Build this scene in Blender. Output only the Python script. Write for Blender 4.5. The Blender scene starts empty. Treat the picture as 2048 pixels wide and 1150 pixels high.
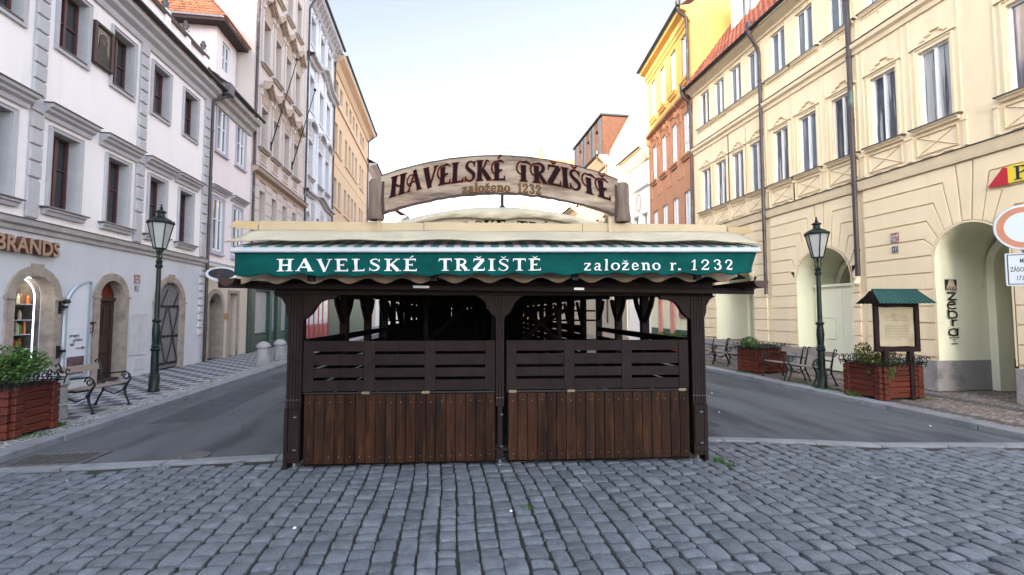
import bpy, bmesh, math, random
from mathutils import Vector, Matrix, noise
R = math.radians
rnd = random.Random(11)
scene = bpy.context.scene
col = scene.collection
# ---------------------------------------------------------------- camera
cam = bpy.data.cameras.new('camera'); cam.sensor_width = 36; cam.lens = 910/2048*36
cam.clip_end = 3000; cam.clip_start = .05
co = bpy.data.objects.new('camera', cam); col.objects.link(co)
co.location = (0, 0, 1.7); co.rotation_euler = (R(90)+math.atan(50/910), 0, R(-8.62))
scene.camera = co
# ---------------------------------------------------------------- light
SUN_EL, SUN_AZ = R(14), R(54)            # azimuth: travel direction measured from +X towards +Y
tr = Vector((math.cos(SUN_AZ)*math.cos(SUN_EL), math.sin(SUN_AZ)*math.cos(SUN_EL), -math.sin(SUN_EL)))
sl = bpy.data.lights.new('sun', 'SUN'); sl.energy = 2.8; sl.angle = R(.5); sl.color = (1, .77, .48)
so = bpy.data.objects.new('sun', sl); col.objects.link(so)
so.rotation_euler = tr.to_track_quat('-Z', 'Y').to_euler(); so.location = (-30, -40, 40)
w = bpy.data.worlds.new('World'); scene.world = w; w.use_nodes = True
nt = w.node_tree; bg = nt.nodes['Background']
sky = nt.nodes.new('ShaderNodeTexSky'); sky.sky_type = 'NISHITA'; sky.sun_disc = False
sky.sun_elevation = SUN_EL; sky.sun_rotation = math.atan2(-tr.x, -tr.y) % (2*math.pi)
sky.air_density = 1.0; sky.dust_density = 1.6; sky.ozone_density = 1.0
hs = nt.nodes.new('ShaderNodeHueSaturation'); hs.inputs['Saturation'].default_value = .55
nt.links.new(sky.outputs[0], hs.inputs['Color']); 
# the half of the sky away from the sun (over the street) is paler and dimmer than the zenith and the sun side
tcw = nt.nodes.new('ShaderNodeTexCoord'); dt = nt.nodes.new('ShaderNodeVectorMath'); dt.operation = 'DOT_PRODUCT'; dt.inputs[1].default_value = (.15, .93, .33)
mrw = nt.nodes.new('ShaderNodeMapRange'); mrw.interpolation_type = 'SMOOTHSTEP'; mrw.inputs[1].default_value = .30; mrw.inputs[2].default_value = .86
gw = nt.nodes.new('ShaderNodeMix'); gw.data_type = 'RGBA'; gw.inputs['A'].default_value = (1.22, 1.22, 1.22, 1); gw.inputs['B'].default_value = (.435, .415, .385, 1)
mw = nt.nodes.new('ShaderNodeMix'); mw.data_type = 'RGBA'; mw.blend_type = 'MULTIPLY'; mw.inputs['Factor'].default_value = 1; mw.clamp_result = False
nt.links.new(tcw.outputs['Generated'], dt.inputs[0]); nt.links.new(dt.outputs['Value'], mrw.inputs[0]); nt.links.new(mrw.outputs[0], gw.inputs['Factor'])
nt.links.new(hs.outputs[0], mw.inputs['A']); nt.links.new(gw.outputs['Result'], mw.inputs['B']); nt.links.new(mw.outputs['Result'], bg.inputs[0])
bg.inputs[1].default_value = .15
vs = scene.view_settings; vs.view_transform = 'Standard'; vs.look = 'None'; vs.gamma = 1; vs.exposure = 2.88
scene.cycles.max_bounces = 8; scene.cycles.use_denoising = True
# ---------------------------------------------------------------- helpers
def srgb(r, g, b):
    return tuple(((c/255+.055)/1.055)**2.4 if c > 10 else c/255/12.92 for c in (r, g, b))
class MB:
    def __init__(s): s.v = []; s.f = []; s.mi = []; s.m = 0
    def face(s, *pts):
        i = len(s.v); s.v += [tuple(p) for p in pts]; s.f.append(tuple(range(i, i+len(pts)))); s.mi.append(s.m)
    def raw(s, v, f):
        i = len(s.v); s.v += [tuple(p) for p in v]; s.f += [tuple(i+k for k in q) for q in f]; s.mi += [s.m]*len(f)
    def box(s, a0, a1, b0, b1, c0, c1, T=None):
        v = [(a, b, c) for c in (c0, c1) for b in (b0, b1) for a in (a0, a1)]
        if T: v = [T(*p) for p in v]
        s.raw(v, [(0,2,3,1), (4,5,7,6), (0,1,5,4), (2,6,7,3), (0,4,6,2), (1,3,7,5)])
    def prism(s, poly, n0, n1, T):
        k = len(poly); v = [T(u, z, n0) for u, z in poly]+[T(u, z, n1) for u, z in poly]
        s.raw(v, [tuple(range(k)), tuple(range(2*k-1, k-1, -1))]+[(i, (i+1) % k, k+(i+1) % k, k+i) for i in range(k)])
    def sweep(s, prof, u0, u1, T):        # closed profile (n, v) run along u
        k = len(prof); v = [T(u0, z, n) for n, z in prof]+[T(u1, z, n) for n, z in prof]
        s.raw(v, [tuple(range(k)), tuple(range(2*k-1, k-1, -1))]+[(i, (i+1) % k, k+(i+1) % k, k+i) for i in range(k)])
    def tube(s, pts, r, seg=6, cap=True):
        pts = [Vector(p) for p in pts]; rr = r if isinstance(r, (list, tuple)) else [r]*len(pts)
        v = []; n = len(pts); up = None
        for i, p in enumerate(pts):
            d = (pts[min(i+1, n-1)]-pts[max(i-1, 0)]).normalized()
            if up is None: up = Vector((0, 0, 1)) if abs(d.z) < .9 else Vector((1, 0, 0))
            a = d.cross(up).normalized(); b = a.cross(d).normalized(); up = b
            for k in range(seg):
                t = 2*math.pi*k/seg; v.append(p+(a*math.cos(t)+b*math.sin(t))*rr[i])
        f = [(i*seg+k, i*seg+(k+1) % seg, (i+1)*seg+(k+1) % seg, (i+1)*seg+k) for i in range(n-1) for k in range(seg)]
        if cap: f += [tuple(range(seg)), tuple((n-1)*seg+k for k in range(seg-1, -1, -1))]
        s.raw(v, f)
    def lathe(s, prof, c=(0, 0, 0), seg=12, ph=0):
        n = len(prof); v = []
        for r_, z in prof:
            for k in range(seg):
                t = 2*math.pi*k/seg+ph; v.append((c[0]+r_*math.cos(t), c[1]+r_*math.sin(t), c[2]+z))
        f = [(i*seg+k, i*seg+(k+1) % seg, (i+1)*seg+(k+1) % seg, (i+1)*seg+k) for i in range(n-1) for k in range(seg)]
        f += [tuple(range(seg-1, -1, -1)), tuple((n-1)*seg+k for k in range(seg))]
        s.raw(v, f)
    def ribbon(s, pts, w0, w1, n, T, th=.004):     # flat stroke in (u, v)
        P = [Vector((p[0], p[1])) for p in pts]; k = len(P); L = []; Rr = []
        for i in range(k):
            d = (P[min(i+1, k-1)]-P[max(i-1, 0)])
            if d.length < 1e-9: d = Vector((1, 0))
            d.normalize(); q = Vector((-d.y, d.x)); t = i/(k-1); ww = (w0[i] if isinstance(w0, list) else w0+(w1-w0)*t)/2
            L.append(P[i]+q*ww); Rr.append(P[i]-q*ww)
        v = [T(p.x, p.y, n+th) for p in L+Rr]
        s.raw(v, [(i, i+1, k+i+1, k+i) for i in range(k-1)])
    def mesh(s, name, mats, smooth=False, recalc=True):
        m = bpy.data.meshes.new(name); m.from_pydata(s.v, [], s.f)
        for a in (mats if isinstance(mats, (list, tuple)) else [mats]): m.materials.append(a)
        m.polygons.foreach_set('material_index', s.mi)
        if recalc:
            b = bmesh.new(); b.from_mesh(m); bmesh.ops.recalc_face_normals(b, faces=b.faces); b.to_mesh(m); b.free()
        if smooth: m.polygons.foreach_set('use_smooth', [True]*len(m.polygons))
        m.update(); return m
def link(name, mesh, parent=None, loc=(0, 0, 0), rot=None):
    o = bpy.data.objects.new(name, mesh); col.objects.link(o); o.location = loc
    if rot: o.rotation_euler = rot
    if parent: o.parent = parent
    return o
EACH = {'cross_brace', 'awning_arm', 'hinge', 'metal_clip', 'side_brace', 'cornice_console', 'window_sill', 'roller_shutter', 'stall_riser', 'display_pane', 'edge_board', 'inner_arch', 'arch_bead', 'bolt', 'shelf', 'plinth', 'gable_tiles', 'standing_seam', 'grooved_courses_', 'dark_lettering', 'letter_outline', 'white_lettering_', 'door_pane', 'ledge_flashing', 'rustication', 'roof_gable', 'lattice', 'front_slats', 'lamp_glass', 'end_flap'}
def clusters(mb):                       # pieces of a builder that do not touch become builders of their own
    par = list(range(len(mb.v)))
    def fd(i):
        while par[i] != i: par[i] = par[par[i]]; i = par[i]
        return i
    for f in mb.f:
        for k in f[1:]: par[fd(k)] = fd(f[0])
    isl = {}
    for i, v in enumerate(mb.v): isl.setdefault(fd(i), []).append(v)
    ks = list(isl); bb = [[min(p[a] for p in isl[k])-.006 for a in range(3)]+[max(p[a] for p in isl[k])+.006 for a in range(3)] for k in ks]; g = list(range(len(ks)))
    def fg(i):
        while g[i] != i: g[i] = g[g[i]]; i = g[i]
        return i
    for i in range(len(ks)):
        for j in range(i):
            if all(bb[i][a] < bb[j][a+3] and bb[j][a] < bb[i][a+3] for a in range(3)): g[fg(i)] = fg(j)
    at = {k: fg(i) for i, k in enumerate(ks)}; out = {}
    for f, m in zip(mb.f, mb.mi):
        o = out.setdefault(at[fd(f[0])], MB()); o.m = m; o.face(*[mb.v[i] for i in f])
    return list(out.values())
def weld(m):
    b = bmesh.new(); b.from_mesh(m); bmesh.ops.remove_doubles(b, verts=b.verts, dist=1e-5); bmesh.ops.recalc_face_normals(b, faces=b.faces); b.to_mesh(m); b.free()
def put(name, mb, mats, parent=None, loc=(0, 0, 0), smooth=False, bevel=0, auto=None, recalc=True):
    if name in EACH:
        cl = clusters(mb)
        if len(cl) > 1:
            for c in cl:
                o = put1(name, c, mats, parent, loc, smooth, bevel, auto, recalc)
                if recalc: weld(o.data)
            return o
    return put1(name, mb, mats, parent, loc, smooth, bevel, auto, recalc)
def put1(name, mb, mats, parent=None, loc=(0, 0, 0), smooth=False, bevel=0, auto=None, recalc=True):
    o = link(name, mb.mesh(name, mats, smooth, recalc), parent, loc)
    if bevel:
        b = o.modifiers.new('bevel', 'BEVEL'); b.width = bevel; b.segments = 1; b.limit_method = 'ANGLE'
    if auto:
        try: o.data.set_sharp_from_angle(angle=R(auto)); 
        except Exception: pass
    return o
def tag(o, label, cat, group=None, kind=None):
    if label: o['label'] = label
    if cat: o['category'] = cat
    if group: o['group'] = group
    if kind: o['kind'] = kind
    return o
def thing(name, label, cat, loc=(0, 0, 0), rz=0, group=None):
    o = bpy.data.objects.new(name, None); col.objects.link(o); o.empty_display_size = .2
    o.location = loc; o.rotation_euler = (0, 0, rz)
    return tag(o, label, cat, group)
def struct(name, mb, m, **k):
    o = put(name, mb, m, **k); o['kind'] = 'structure'; return o
def dup(o, parent=None, loc=None, rz=None, label=None):
    kids = [c for c in o.children]
    c = o.copy(); col.objects.link(c)
    if parent: c.parent = parent
    if loc is not None: c.location = loc
    if rz is not None: c.rotation_euler = (0, 0, rz)
    if label: c['label'] = label
    for k in kids: dup(k, c)
    return c
T0 = lambda u, v, n: (u, -n, v)           # u to the right, v up, n towards the viewer (-y)
def arcp(cx, cy, rx, ry, a0, a1, k=12):
    return [(cx+rx*math.cos(R(a0+(a1-a0)*i/k)), cy+ry*math.sin(R(a0+(a1-a0)*i/k))) for i in range(k+1)]
# ---------------------------------------------------------------- materials
def mat(name, c, rough=.75, var=.12, sc=2., bump=.0, bsc=60., metal=0., island=0., c2=None, c2s=1.2, lo=.5, hi=.7, stretch=(1, 1, 1), spec=.5, det=6, amt=1., coat=0., c3=None, c3s=6., lo3=.6, hi3=.7, bdist=.01):
    m = bpy.data.materials.new(name); m.use_nodes = True; t = m.node_tree; N = t.nodes; L = t.links
    b = N['Principled BSDF']; b.inputs['Roughness'].default_value = rough; b.inputs['Metallic'].default_value = metal
    b.inputs['Specular IOR Level'].default_value = spec
    if coat: b.inputs['Coat Weight'].default_value = coat
    tc = N.new('ShaderNodeTexCoord'); mp = N.new('ShaderNodeMapping'); mp.inputs['Scale'].default_value = stretch
    L.new(tc.outputs['Object'], mp.inputs[0])
    def nz(scale, d=det, r=.6):
        n = N.new('ShaderNodeTexNoise'); n.inputs['Scale'].default_value = scale; n.inputs['Detail'].default_value = d; n.inputs['Roughness'].default_value = r
        L.new(mp.outputs[0], n.inputs['Vector']); return n
    def mix(f, a, bb):
        x = N.new('ShaderNodeMix'); x.data_type = 'RGBA'
        if f is not None: L.new(f, x.inputs['Factor'])
        for s_, q in ((x.inputs['A'], a), (x.inputs['B'], bb)):
            if isinstance(q, tuple): s_.default_value = (*q, 1)
            else: L.new(q, s_)
        return x
    def rng(src, a, bb, o0=0., o1=1.):
        x = N.new('ShaderNodeMapRange'); x.inputs[1].default_value = a; x.inputs[2].default_value = bb; x.inputs[3].default_value = o0; x.inputs[4].default_value = o1
        L.new(src, x.inputs[0]); return x.outputs[0]
    out = mix(rng(nz(sc).outputs[0], .3, .7), tuple(x*(1-var) for x in c), tuple(min(x*(1+var), 1) for x in c)).outputs['Result']
    if c2: out = mix(rng(nz(c2s).outputs[0], lo, hi, 0, amt), out, c2).outputs['Result']
    if c3: out = mix(rng(nz(c3s).outputs[0], lo3, hi3), out, c3).outputs['Result']
    if island:
        g = N.new('ShaderNodeNewGeometry'); h = N.new('ShaderNodeHueSaturation')
        L.new(rng(g.outputs['Random Per Island'], 0, 1, 1-island, 1+island), h.inputs['Value']); L.new(out, h.inputs['Color']); out = h.outputs[0]
    L.new(out, b.inputs['Base Color'])
    if bump:
        bp = N.new('ShaderNodeBump'); bp.inputs['Strength'].default_value = bump; bp.inputs['Distance'].default_value = bdist
        L.new(nz(bsc, 5, .65).outputs[0], bp.inputs['Height']); L.new(bp.outputs[0], b.inputs['Normal'])
    m['bsdf'] = 'Principled BSDF'
    return m
def nodes(m): return m.node_tree.nodes, m.node_tree.links, m.node_tree.nodes['Principled BSDF']
def plaster(name, c, dirt, **k):
    return mat(name, c, rough=.9, var=.035, sc=.9, bump=.25, bsc=90, c2=dirt, c2s=.8, lo=.55, hi=.85, stretch=(2., 2., .42), amt=.85, spec=.25, c3=tuple(x*.8 for x in dirt), c3s=2.3, lo3=.66, hi3=.80, **k)
M = {}
M['white'] = plaster('white_plaster', (.81, .765, .775), (.65, .61, .61))
M['greyplaster'] = plaster('grey_plaster', (.52, .52, .56), (.36, .34, .34))
M['trim'] = mat('grey_stucco_trim', (.42, .41, .44), rough=.85, var=.08, sc=3, bump=.15, bsc=80)
M['ledge'] = mat('grey_ledge', (.36, .34, .34), rough=.85, var=.18, sc=3, bump=.2, bsc=60, c2=(.16, .15, .15), lo=.6, hi=.8)
M['sandstone'] = mat('sandstone', (.30, .245, .21), rough=.9, var=.2, sc=7, bump=.5, bsc=70, c2=(.14, .115, .10), c2s=2.2, lo=.55, hi=.75)
M['pink'] = plaster('pink_white_plaster', (.74, .665, .68), (.58, .50, .50))
M['beige'] = plaster('beige_plaster', (.55, .475, .455), (.40, .33, .31))
M['beige_dark'] = mat('ochre_stucco', (.38, .29, .235), rough=.9, var=.2, sc=9, bump=.6, bsc=26, bdist=.03)
M['bluewhite'] = plaster('blue_white_stucco', (.64, .645, .70), (.42, .41, .45))
M['bw_dark'] = mat('weathered_stucco', (.42, .40, .42), rough=.9, var=.3, sc=8, bump=.6, bsc=24, bdist=.03)
M['orange'] = plaster('apricot_plaster', (.58, .41, .28), (.48, .33, .22))
M['cream'] = plaster('cream_plaster', (.79, .65, .45), (.60, .48, .32))
M['cream_trim'] = mat('cream_trim', (.77, .63, .43), rough=.85, var=.06, sc=3, bump=.15, bsc=70, c2=(.50, .36, .20), c2s=2.5, lo=.6, hi=.85, amt=.4)
M['stonebeige'] = plaster('beige_ground_plaster', (.56, .475, .40), (.42, .34, .28))
M['arcade'] = plaster('pale_arcade_plaster', (.80, .79, .62), (.66, .64, .48))  # greenish plaster, made paler to make up for little light inside
M['cream_orn'] = mat('darker_cream_moulding', (.64, .51, .34), rough=.85, var=.15, sc=4, bump=.15, bsc=70)  # darker cream for the head steps and apron crosses
M['paleyellow'] = plaster('pale_yellow_plaster', (.70, .66, .47), (.50, .47, .36))
M['terracotta'] = plaster('terracotta_plaster', (.49, .245, .145), (.38, .18, .10))
M['ochre'] = plaster('ochre_plaster', (.68, .41, .13), (.58, .33, .10))
M['chalk'] = plaster('chalk_white_plaster', (.74, .73, .70), (.6, .58, .55))
M['plinth'] = mat('granite_plinth', (.26, .245, .25), rough=.85, var=.25, sc=30, bump=.35, bsc=60, c2=(.13, .12, .12), c2s=1.5, lo=.55, hi=.75)
M['zinc'] = mat('dark_zinc', (.045, .045, .05), rough=.45, var=.2, sc=4, metal=.6)
M['tar'] = mat('dark_sheet_metal', (.10, .095, .10), rough=.5, var=.2, sc=3, metal=.5)
M['copperpipe'] = mat('dark_downpipe', (.055, .045, .05), rough=.45, var=.3, sc=3, metal=.5, c2=(.10, .16, .15), lo=.6, hi=.7)
M['redframe'] = mat('red_brown_window_frame', (.10, .035, .035), rough=.5, var=.2, sc=6)
M['whiteframe'] = mat('white_window_frame', (.74, .74, .76), rough=.45, var=.04)
M['tanframe'] = mat('tan_window_frame', (.45, .40, .37), rough=.6, var=.1)
M['darkwood'] = mat('dark_door_wood', (.045, .022, .016), rough=.55, var=.4, sc=6, stretch=(4, 4, .6), bump=.3, bsc=40, c2=(.10, .055, .04), c2s=5, lo=.6, hi=.8)
M['oak'] = mat('oak_door', (.22, .12, .06), rough=.5, var=.3, sc=5, stretch=(4, 4, .5))
M['gate'] = mat('grey_gate_wood', (.15, .145, .155), rough=.8, var=.25, sc=5, stretch=(6, 6, .6), bump=.4, bsc=30)
M['iron'] = mat('black_iron', (.010, .010, .013), rough=.5, var=.3, sc=8, metal=.4)
M['greeniron'] = mat('dark_green_cast_iron', (.006, .014, .014), rough=.42, var=.3, sc=9, bump=.15, bsc=50, spec=.3)
M['tile'] = mat('red_roof_tile', (.32, .10, .06), rough=.8, var=.2, sc=6, island=.28, bump=.2, bsc=40, c2=(.16, .07, .05), c2s=3, lo=.55, hi=.75)
M['tile2'] = mat('orange_roof_tile', (.46, .17, .075), rough=.8, var=.2, sc=6, island=.3, c2=(.2, .09, .06), c2s=3, lo=.6, hi=.8)
M['greybeige'] = plaster('grey_beige_plaster', (.36, .315, .26), (.28, .24, .2))
M['copper'] = mat('rusty_copper_sheet', (.085, .034, .018), rough=.6, var=.25, sc=3, metal=.2)
M['steelblue'] = mat('blue_grey_sheet', (.06, .075, .11), rough=.45, var=.15, sc=4, metal=.4)
M['shopgreen'] = mat('dark_green_shop_paint', (.012, .05, .042), rough=.45, var=.2, sc=5)
M['shopred'] = mat('crimson_shop_paint', (.26, .006, .02), rough=.4, var=.15, sc=5)
M['shutter'] = mat('grey_roller_shutter', (.36, .37, .37), rough=.6, var=.12, sc=4)
M['black'] = mat('black_paint', (.012, .012, .013), rough=.6, var=.2)
M['whitepaint'] = mat('white_paint', (.62, .62, .64), rough=.5, var=.03)
M['cover'] = mat('worn_iron_cover', (.085, .08, .08), rough=.6, var=.35, sc=14, bump=.5, bsc=40)
M['pane_dark2'] = mat('dark_glass_with_curtain', (.02, .022, .026), rough=.04, var=.3, sc=2, spec=.8, stretch=(5, 5, .2), c2=(.10, .095, .09), c2s=1.1, lo=.52, hi=.60)
M['pane_sky2'] = mat('dusky_blue_glass', (.05, .065, .09), rough=.03, var=.5, sc=1.5, spec=.9, stretch=(7, 7, .3), c2=(.34, .36, .40), c2s=.8, lo=.56, hi=.60)
M['pane_pale2'] = mat('half_curtained_glass', (.07, .08, .10), rough=.04, var=.5, sc=1.6, spec=.9, stretch=(6, 6, .2), c2=(.36, .37, .39), c2s=.8, lo=.46, hi=.51)
VAR = {'pane_dark': ['pane_dark', 'pane_dark', 'pane_dark2'], 'pane_sky': ['pane_sky', 'pane_sky2', 'pane_dark2', 'pane_pale'], 'pane_pale': ['pane_pale', 'pane_pale2', 'pane_sky2']}
M['glyph'] = mat('black_lettering', (.015, .012, .015), rough=.6, var=.1)
M['interior'] = mat('dim_interior', (.05, .045, .04), rough=.9, var=.3)
M['curtain'] = mat('white_curtain', (.55, .56, .6), rough=.9, var=.15, sc=3, stretch=(14, 14, .3))
def glass(name, tint, streak=None, rough=.03):
    m = mat(name, tint, rough=rough, var=.25, sc=2, spec=.8)
    if streak:
        N, L, b = nodes(m)
    return m
M['pane_dark'] = glass('dark_window_glass', (.03, .032, .036))
M['pane_sky'] = glass('sky_window_glass', (.10, .13, .17))
M['pane_pale'] = mat('curtained_window_glass', (.09, .11, .14), rough=.04, var=.5, sc=2.2, spec=1., stretch=(9, 9, .25), c2=(.24, .26, .30), c2s=1., lo=.54, hi=.6)
M['pane_white'] = mat('white_curtained_glass', (.55, .57, .6), rough=.05, var=.2, sc=2, spec=.8)
# setting materials
M['stone'] = mat('granite_cobble', (.138, .147, .168), rough=.75, var=.16, sc=5, island=.16, bump=.85, bsc=48, bdist=.012, c2=(.085, .09, .105), c2s=9, lo=.45, hi=.75, c3=(.33, .34, .36), c3s=95, lo3=.60, hi3=.70, spec=.25)
M['joint'] = mat('joint_dirt', (.030, .026, .022), rough=.95, var=.4, sc=25, bump=.6, bsc=120, c2=(.018, .03, .010), c2s=2.2, lo=.56, hi=.68)
M['asphalt'] = mat('worn_asphalt', (.084, .087, .095), rough=.85, var=.2, sc=.8, stretch=(1.6, .35, 1), bump=.35, bsc=260, bdist=.004, c2=(.045, .046, .053), c2s=.9, lo=.48, hi=.62, spec=.3, c3=(.15, .15, .155), c3s=75, lo3=.60, hi3=.70)
M['kerb'] = mat('granite_kerb', (.19, .195, .215), rough=.75, var=.15, sc=4, island=.15, bump=.3, bsc=120, c2=(.11, .11, .115), c2s=3, lo=.55, hi=.75)
M['ground'] = mat('bare_ground', (.10, .10, .105), rough=.9)
# market stall
M['stain'] = mat('dark_stained_wood', (.0145, .0080, .0085), spec=.12, rough=.6, var=.25, sc=6, stretch=(1, 1, 1), bump=.2, bsc=70, island=.12, c2=(.018, .012, .013), c2s=3, lo=.5, hi=.8)
M['plank'] = mat('brown_plank_wood', (.028, .0105, .0058), spec=.1, rough=.55, var=.45, sc=4, stretch=(7, 7, .9), bump=.35, bsc=30, island=.30, c2=(.010, .006, .005), c2s=1.1, lo=.42, hi=.66, c3=(.060, .024, .011), c3s=2.1, lo3=.54, hi3=.70)
M['under'] = mat('stall_shade_boards', (.005, .004, .004), spec=.1, rough=.95, var=.3)  # near-black: the shade inside the stalls is put into this colour
M['cloth'] = mat('teal_awning_cloth', (.001, .060, .055), spec=.12, rough=.85, var=.16, sc=5, bump=.25, bsc=14, bdist=.02)
M['canvas'] = mat('cream_tarpaulin', (.41, .355, .26), rough=.65, var=.16, sc=4, bump=.6, bsc=7, bdist=.03, c2=(.31, .275, .21), c2s=2, lo=.5, hi=.75)
M['fascia'] = mat('tan_sheet', (.42, .32, .195), rough=.55, var=.1, sc=3)
M['undercloth'] = mat('dirty_beige_cloth', (.29, .215, .155), rough=.9, var=.22, sc=6, bump=.2, bsc=20)
M['rail'] = mat('white_rail', (.42, .43, .47), rough=.4, var=.06, sc=8)
M['parch'] = mat('parchment_painted_wood', (.25, .185, .140), rough=.7, var=.28, sc=3, spec=.1, stretch=(1.1, 1, 6), c2=(.075, .05, .045), c2s=1.7, lo=.48, hi=.70, bump=.15, bsc=30, c3=(.42, .335, .255), c3s=1.1, lo3=.46, hi3=.68)
M['roll'] = mat('brown_scroll_roll', (.150, .108, .088), spec=.12, rough=.6, var=.35, sc=3, stretch=(6, 6, .8), c2=(.19, .15, .135), c2s=1.5, lo=.55, hi=.75)
M['edge'] = mat('scorched_edge', (.035, .014, .010), rough=.7, var=.3, sc=10)
M['letter'] = mat('aubergine_lettering', (.010, .0035, .006), spec=.08, rough=.7, var=.1)
M['outline'] = mat('rust_outline', (.22, .06, .025), spec=.1, rough=.7, var=.1)
M['gold'] = mat('old_gold_lettering', (.15, .07, .025), spec=.1, rough=.7, var=.15)
M['steel'] = mat('galvanised_steel', (.32, .34, .37), rough=.4, var=.1, metal=.8)
# street furniture
M['redwood'] = mat('red_stained_planks', (.080, .014, .007), spec=.35, rough=.6, var=.35, sc=5, stretch=(1.5, 1.5, 9), bump=.3, bsc=30, island=.25, c2=(.035, .009, .006), c2s=2, lo=.5, hi=.75)
M['soil'] = mat('potting_soil', (.03, .022, .016), rough=1, var=.4, sc=20)
M['leaf'] = mat('green_leaf', (.040, .105, .012), rough=.55, var=.35, sc=5, island=.5)
M['leaf2'] = mat('yellow_green_leaf', (.10, .12, .010), rough=.55, var=.35, sc=5, island=.5)
M['leaf3'] = mat('heather_leaf', (.06, .065, .045), rough=.7, var=.4, sc=6, island=.5)
M['twig'] = mat('brown_twig', (.06, .04, .03), rough=.9)
M['benchwood'] = mat('weathered_bench_wood', (.20, .155, .13), rough=.7, var=.3, sc=6, stretch=(9, 2, 9), island=.2, bump=.2, bsc=40)
M['bollard'] = mat('bollard_granite', (.30, .285, .29), rough=.8, var=.15, sc=60, bump=.4, bsc=90, c2=(.17, .16, .16), c2s=3, lo=.5, hi=.75)
M['lampglass'] = mat('frosted_lamp_glass', (.36, .37, .37), rough=.15, var=.08, sc=2, spec=.6)
M['teal_roof'] = mat('teal_corrugated_sheet', (.002, .045, .045), rough=.45, var=.15, sc=5)
M['paper'] = mat('aged_poster_paper', (.33, .29, .20), rough=.4, var=.15, sc=3, c2=(.17, .12, .085), c2s=2.2, lo=.55, hi=.75, spec=.5)
M['ink'] = mat('faded_ink', (.16, .11, .08), rough=.8)
M['brass'] = mat('brown_sign_face', (.30, .19, .13), rough=.45, var=.1)
M['brassside'] = mat('dark_brown_sign_side', (.13, .045, .03), rough=.5, var=.15)
M['platered'] = mat('red_enamel', (.20, .012, .015), rough=.3, var=.06)
M['plateblue'] = mat('blue_enamel', (.008, .012, .05), rough=.3, var=.06)
M['signred'] = mat('faded_sign_red', (.28, .085, .035), rough=.5, var=.15, sc=4)
M['signface'] = mat('pale_blue_sign_face', (.25, .31, .39), rough=.35, var=.04)
M['yellow'] = mat('yellow_sign_paint', (.78, .60, .04), rough=.45, var=.05)
M['bandred'] = mat('red_sign_paint', (.46, .015, .03), rough=.45, var=.05)
M['leafwhite'] = mat('pale_panel_paint', (.58, .60, .66), rough=.5, var=.04)
M['navy'] = mat('navy_sign_face', (.012, .014, .03), rough=.3, var=.3, sc=14)
M['pinkcol'] = mat('pink_pilaster_paint', (.52, .24, .19), rough=.8, var=.1)
M['grass'] = mat('joint_grass', (.035, .10, .012), rough=.7, var=.4, sc=30, island=.4)
# ---------------------------------------------------------------- setting
RZ = -.09                                   # road level (pavements at 0)
W = lambda a, b, c: (a, b, c)
mb = MB(); mb.box(-1500, 1500, -1500, 1500, -.5, -.16); struct('ground', mb, M['ground'])
SX = [(-5.3, 6.1), (-3.95, 6.07), (-1.9, 6.15), (3.7, 6.1), (5.0, 5.75), (5.8, 5.47), (8.2, 5.1)]
def stripY(x):
    for (a, b), (c, d) in zip(SX, SX[1:]):
        if a <= x <= c: return b+(d-b)*(x-a)/(c-a)
    return 6.1
mb = MB()
for (a, b), (c, d) in zip(SX, SX[1:]): mb.face((a, b, RZ-.004), (c, d, RZ-.004), (c, 130, RZ-.004), (a, 130, RZ-.004))
struct('asphalt_road', mb, M['asphalt'])
mb = MB(); x = -5.28
while x < 8.15:
    l = rnd.uniform(.7, 1.3); x1 = min(x+l, 8.18)
    mb.raw([(x+.008, stripY(x)-.06, RZ-.05), (x1-.008, stripY(x1)-.06, RZ-.05), (x1-.008, stripY(x1)+.09, RZ-.05), (x+.008, stripY(x)+.09, RZ-.05),
            (x+.008, stripY(x)-.06, RZ+.006), (x1-.008, stripY(x1)-.06, RZ+.006), (x1-.008, stripY(x1)+.09, RZ+.006), (x+.008, stripY(x)+.09, RZ+.006)],
           [(4,5,6,7), (0,1,5,4), (3,2,6,7), (0,3,7,4), (1,2,6,5)]); x = x1
struct('kerb_strip', mb, M['kerb'])
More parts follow.
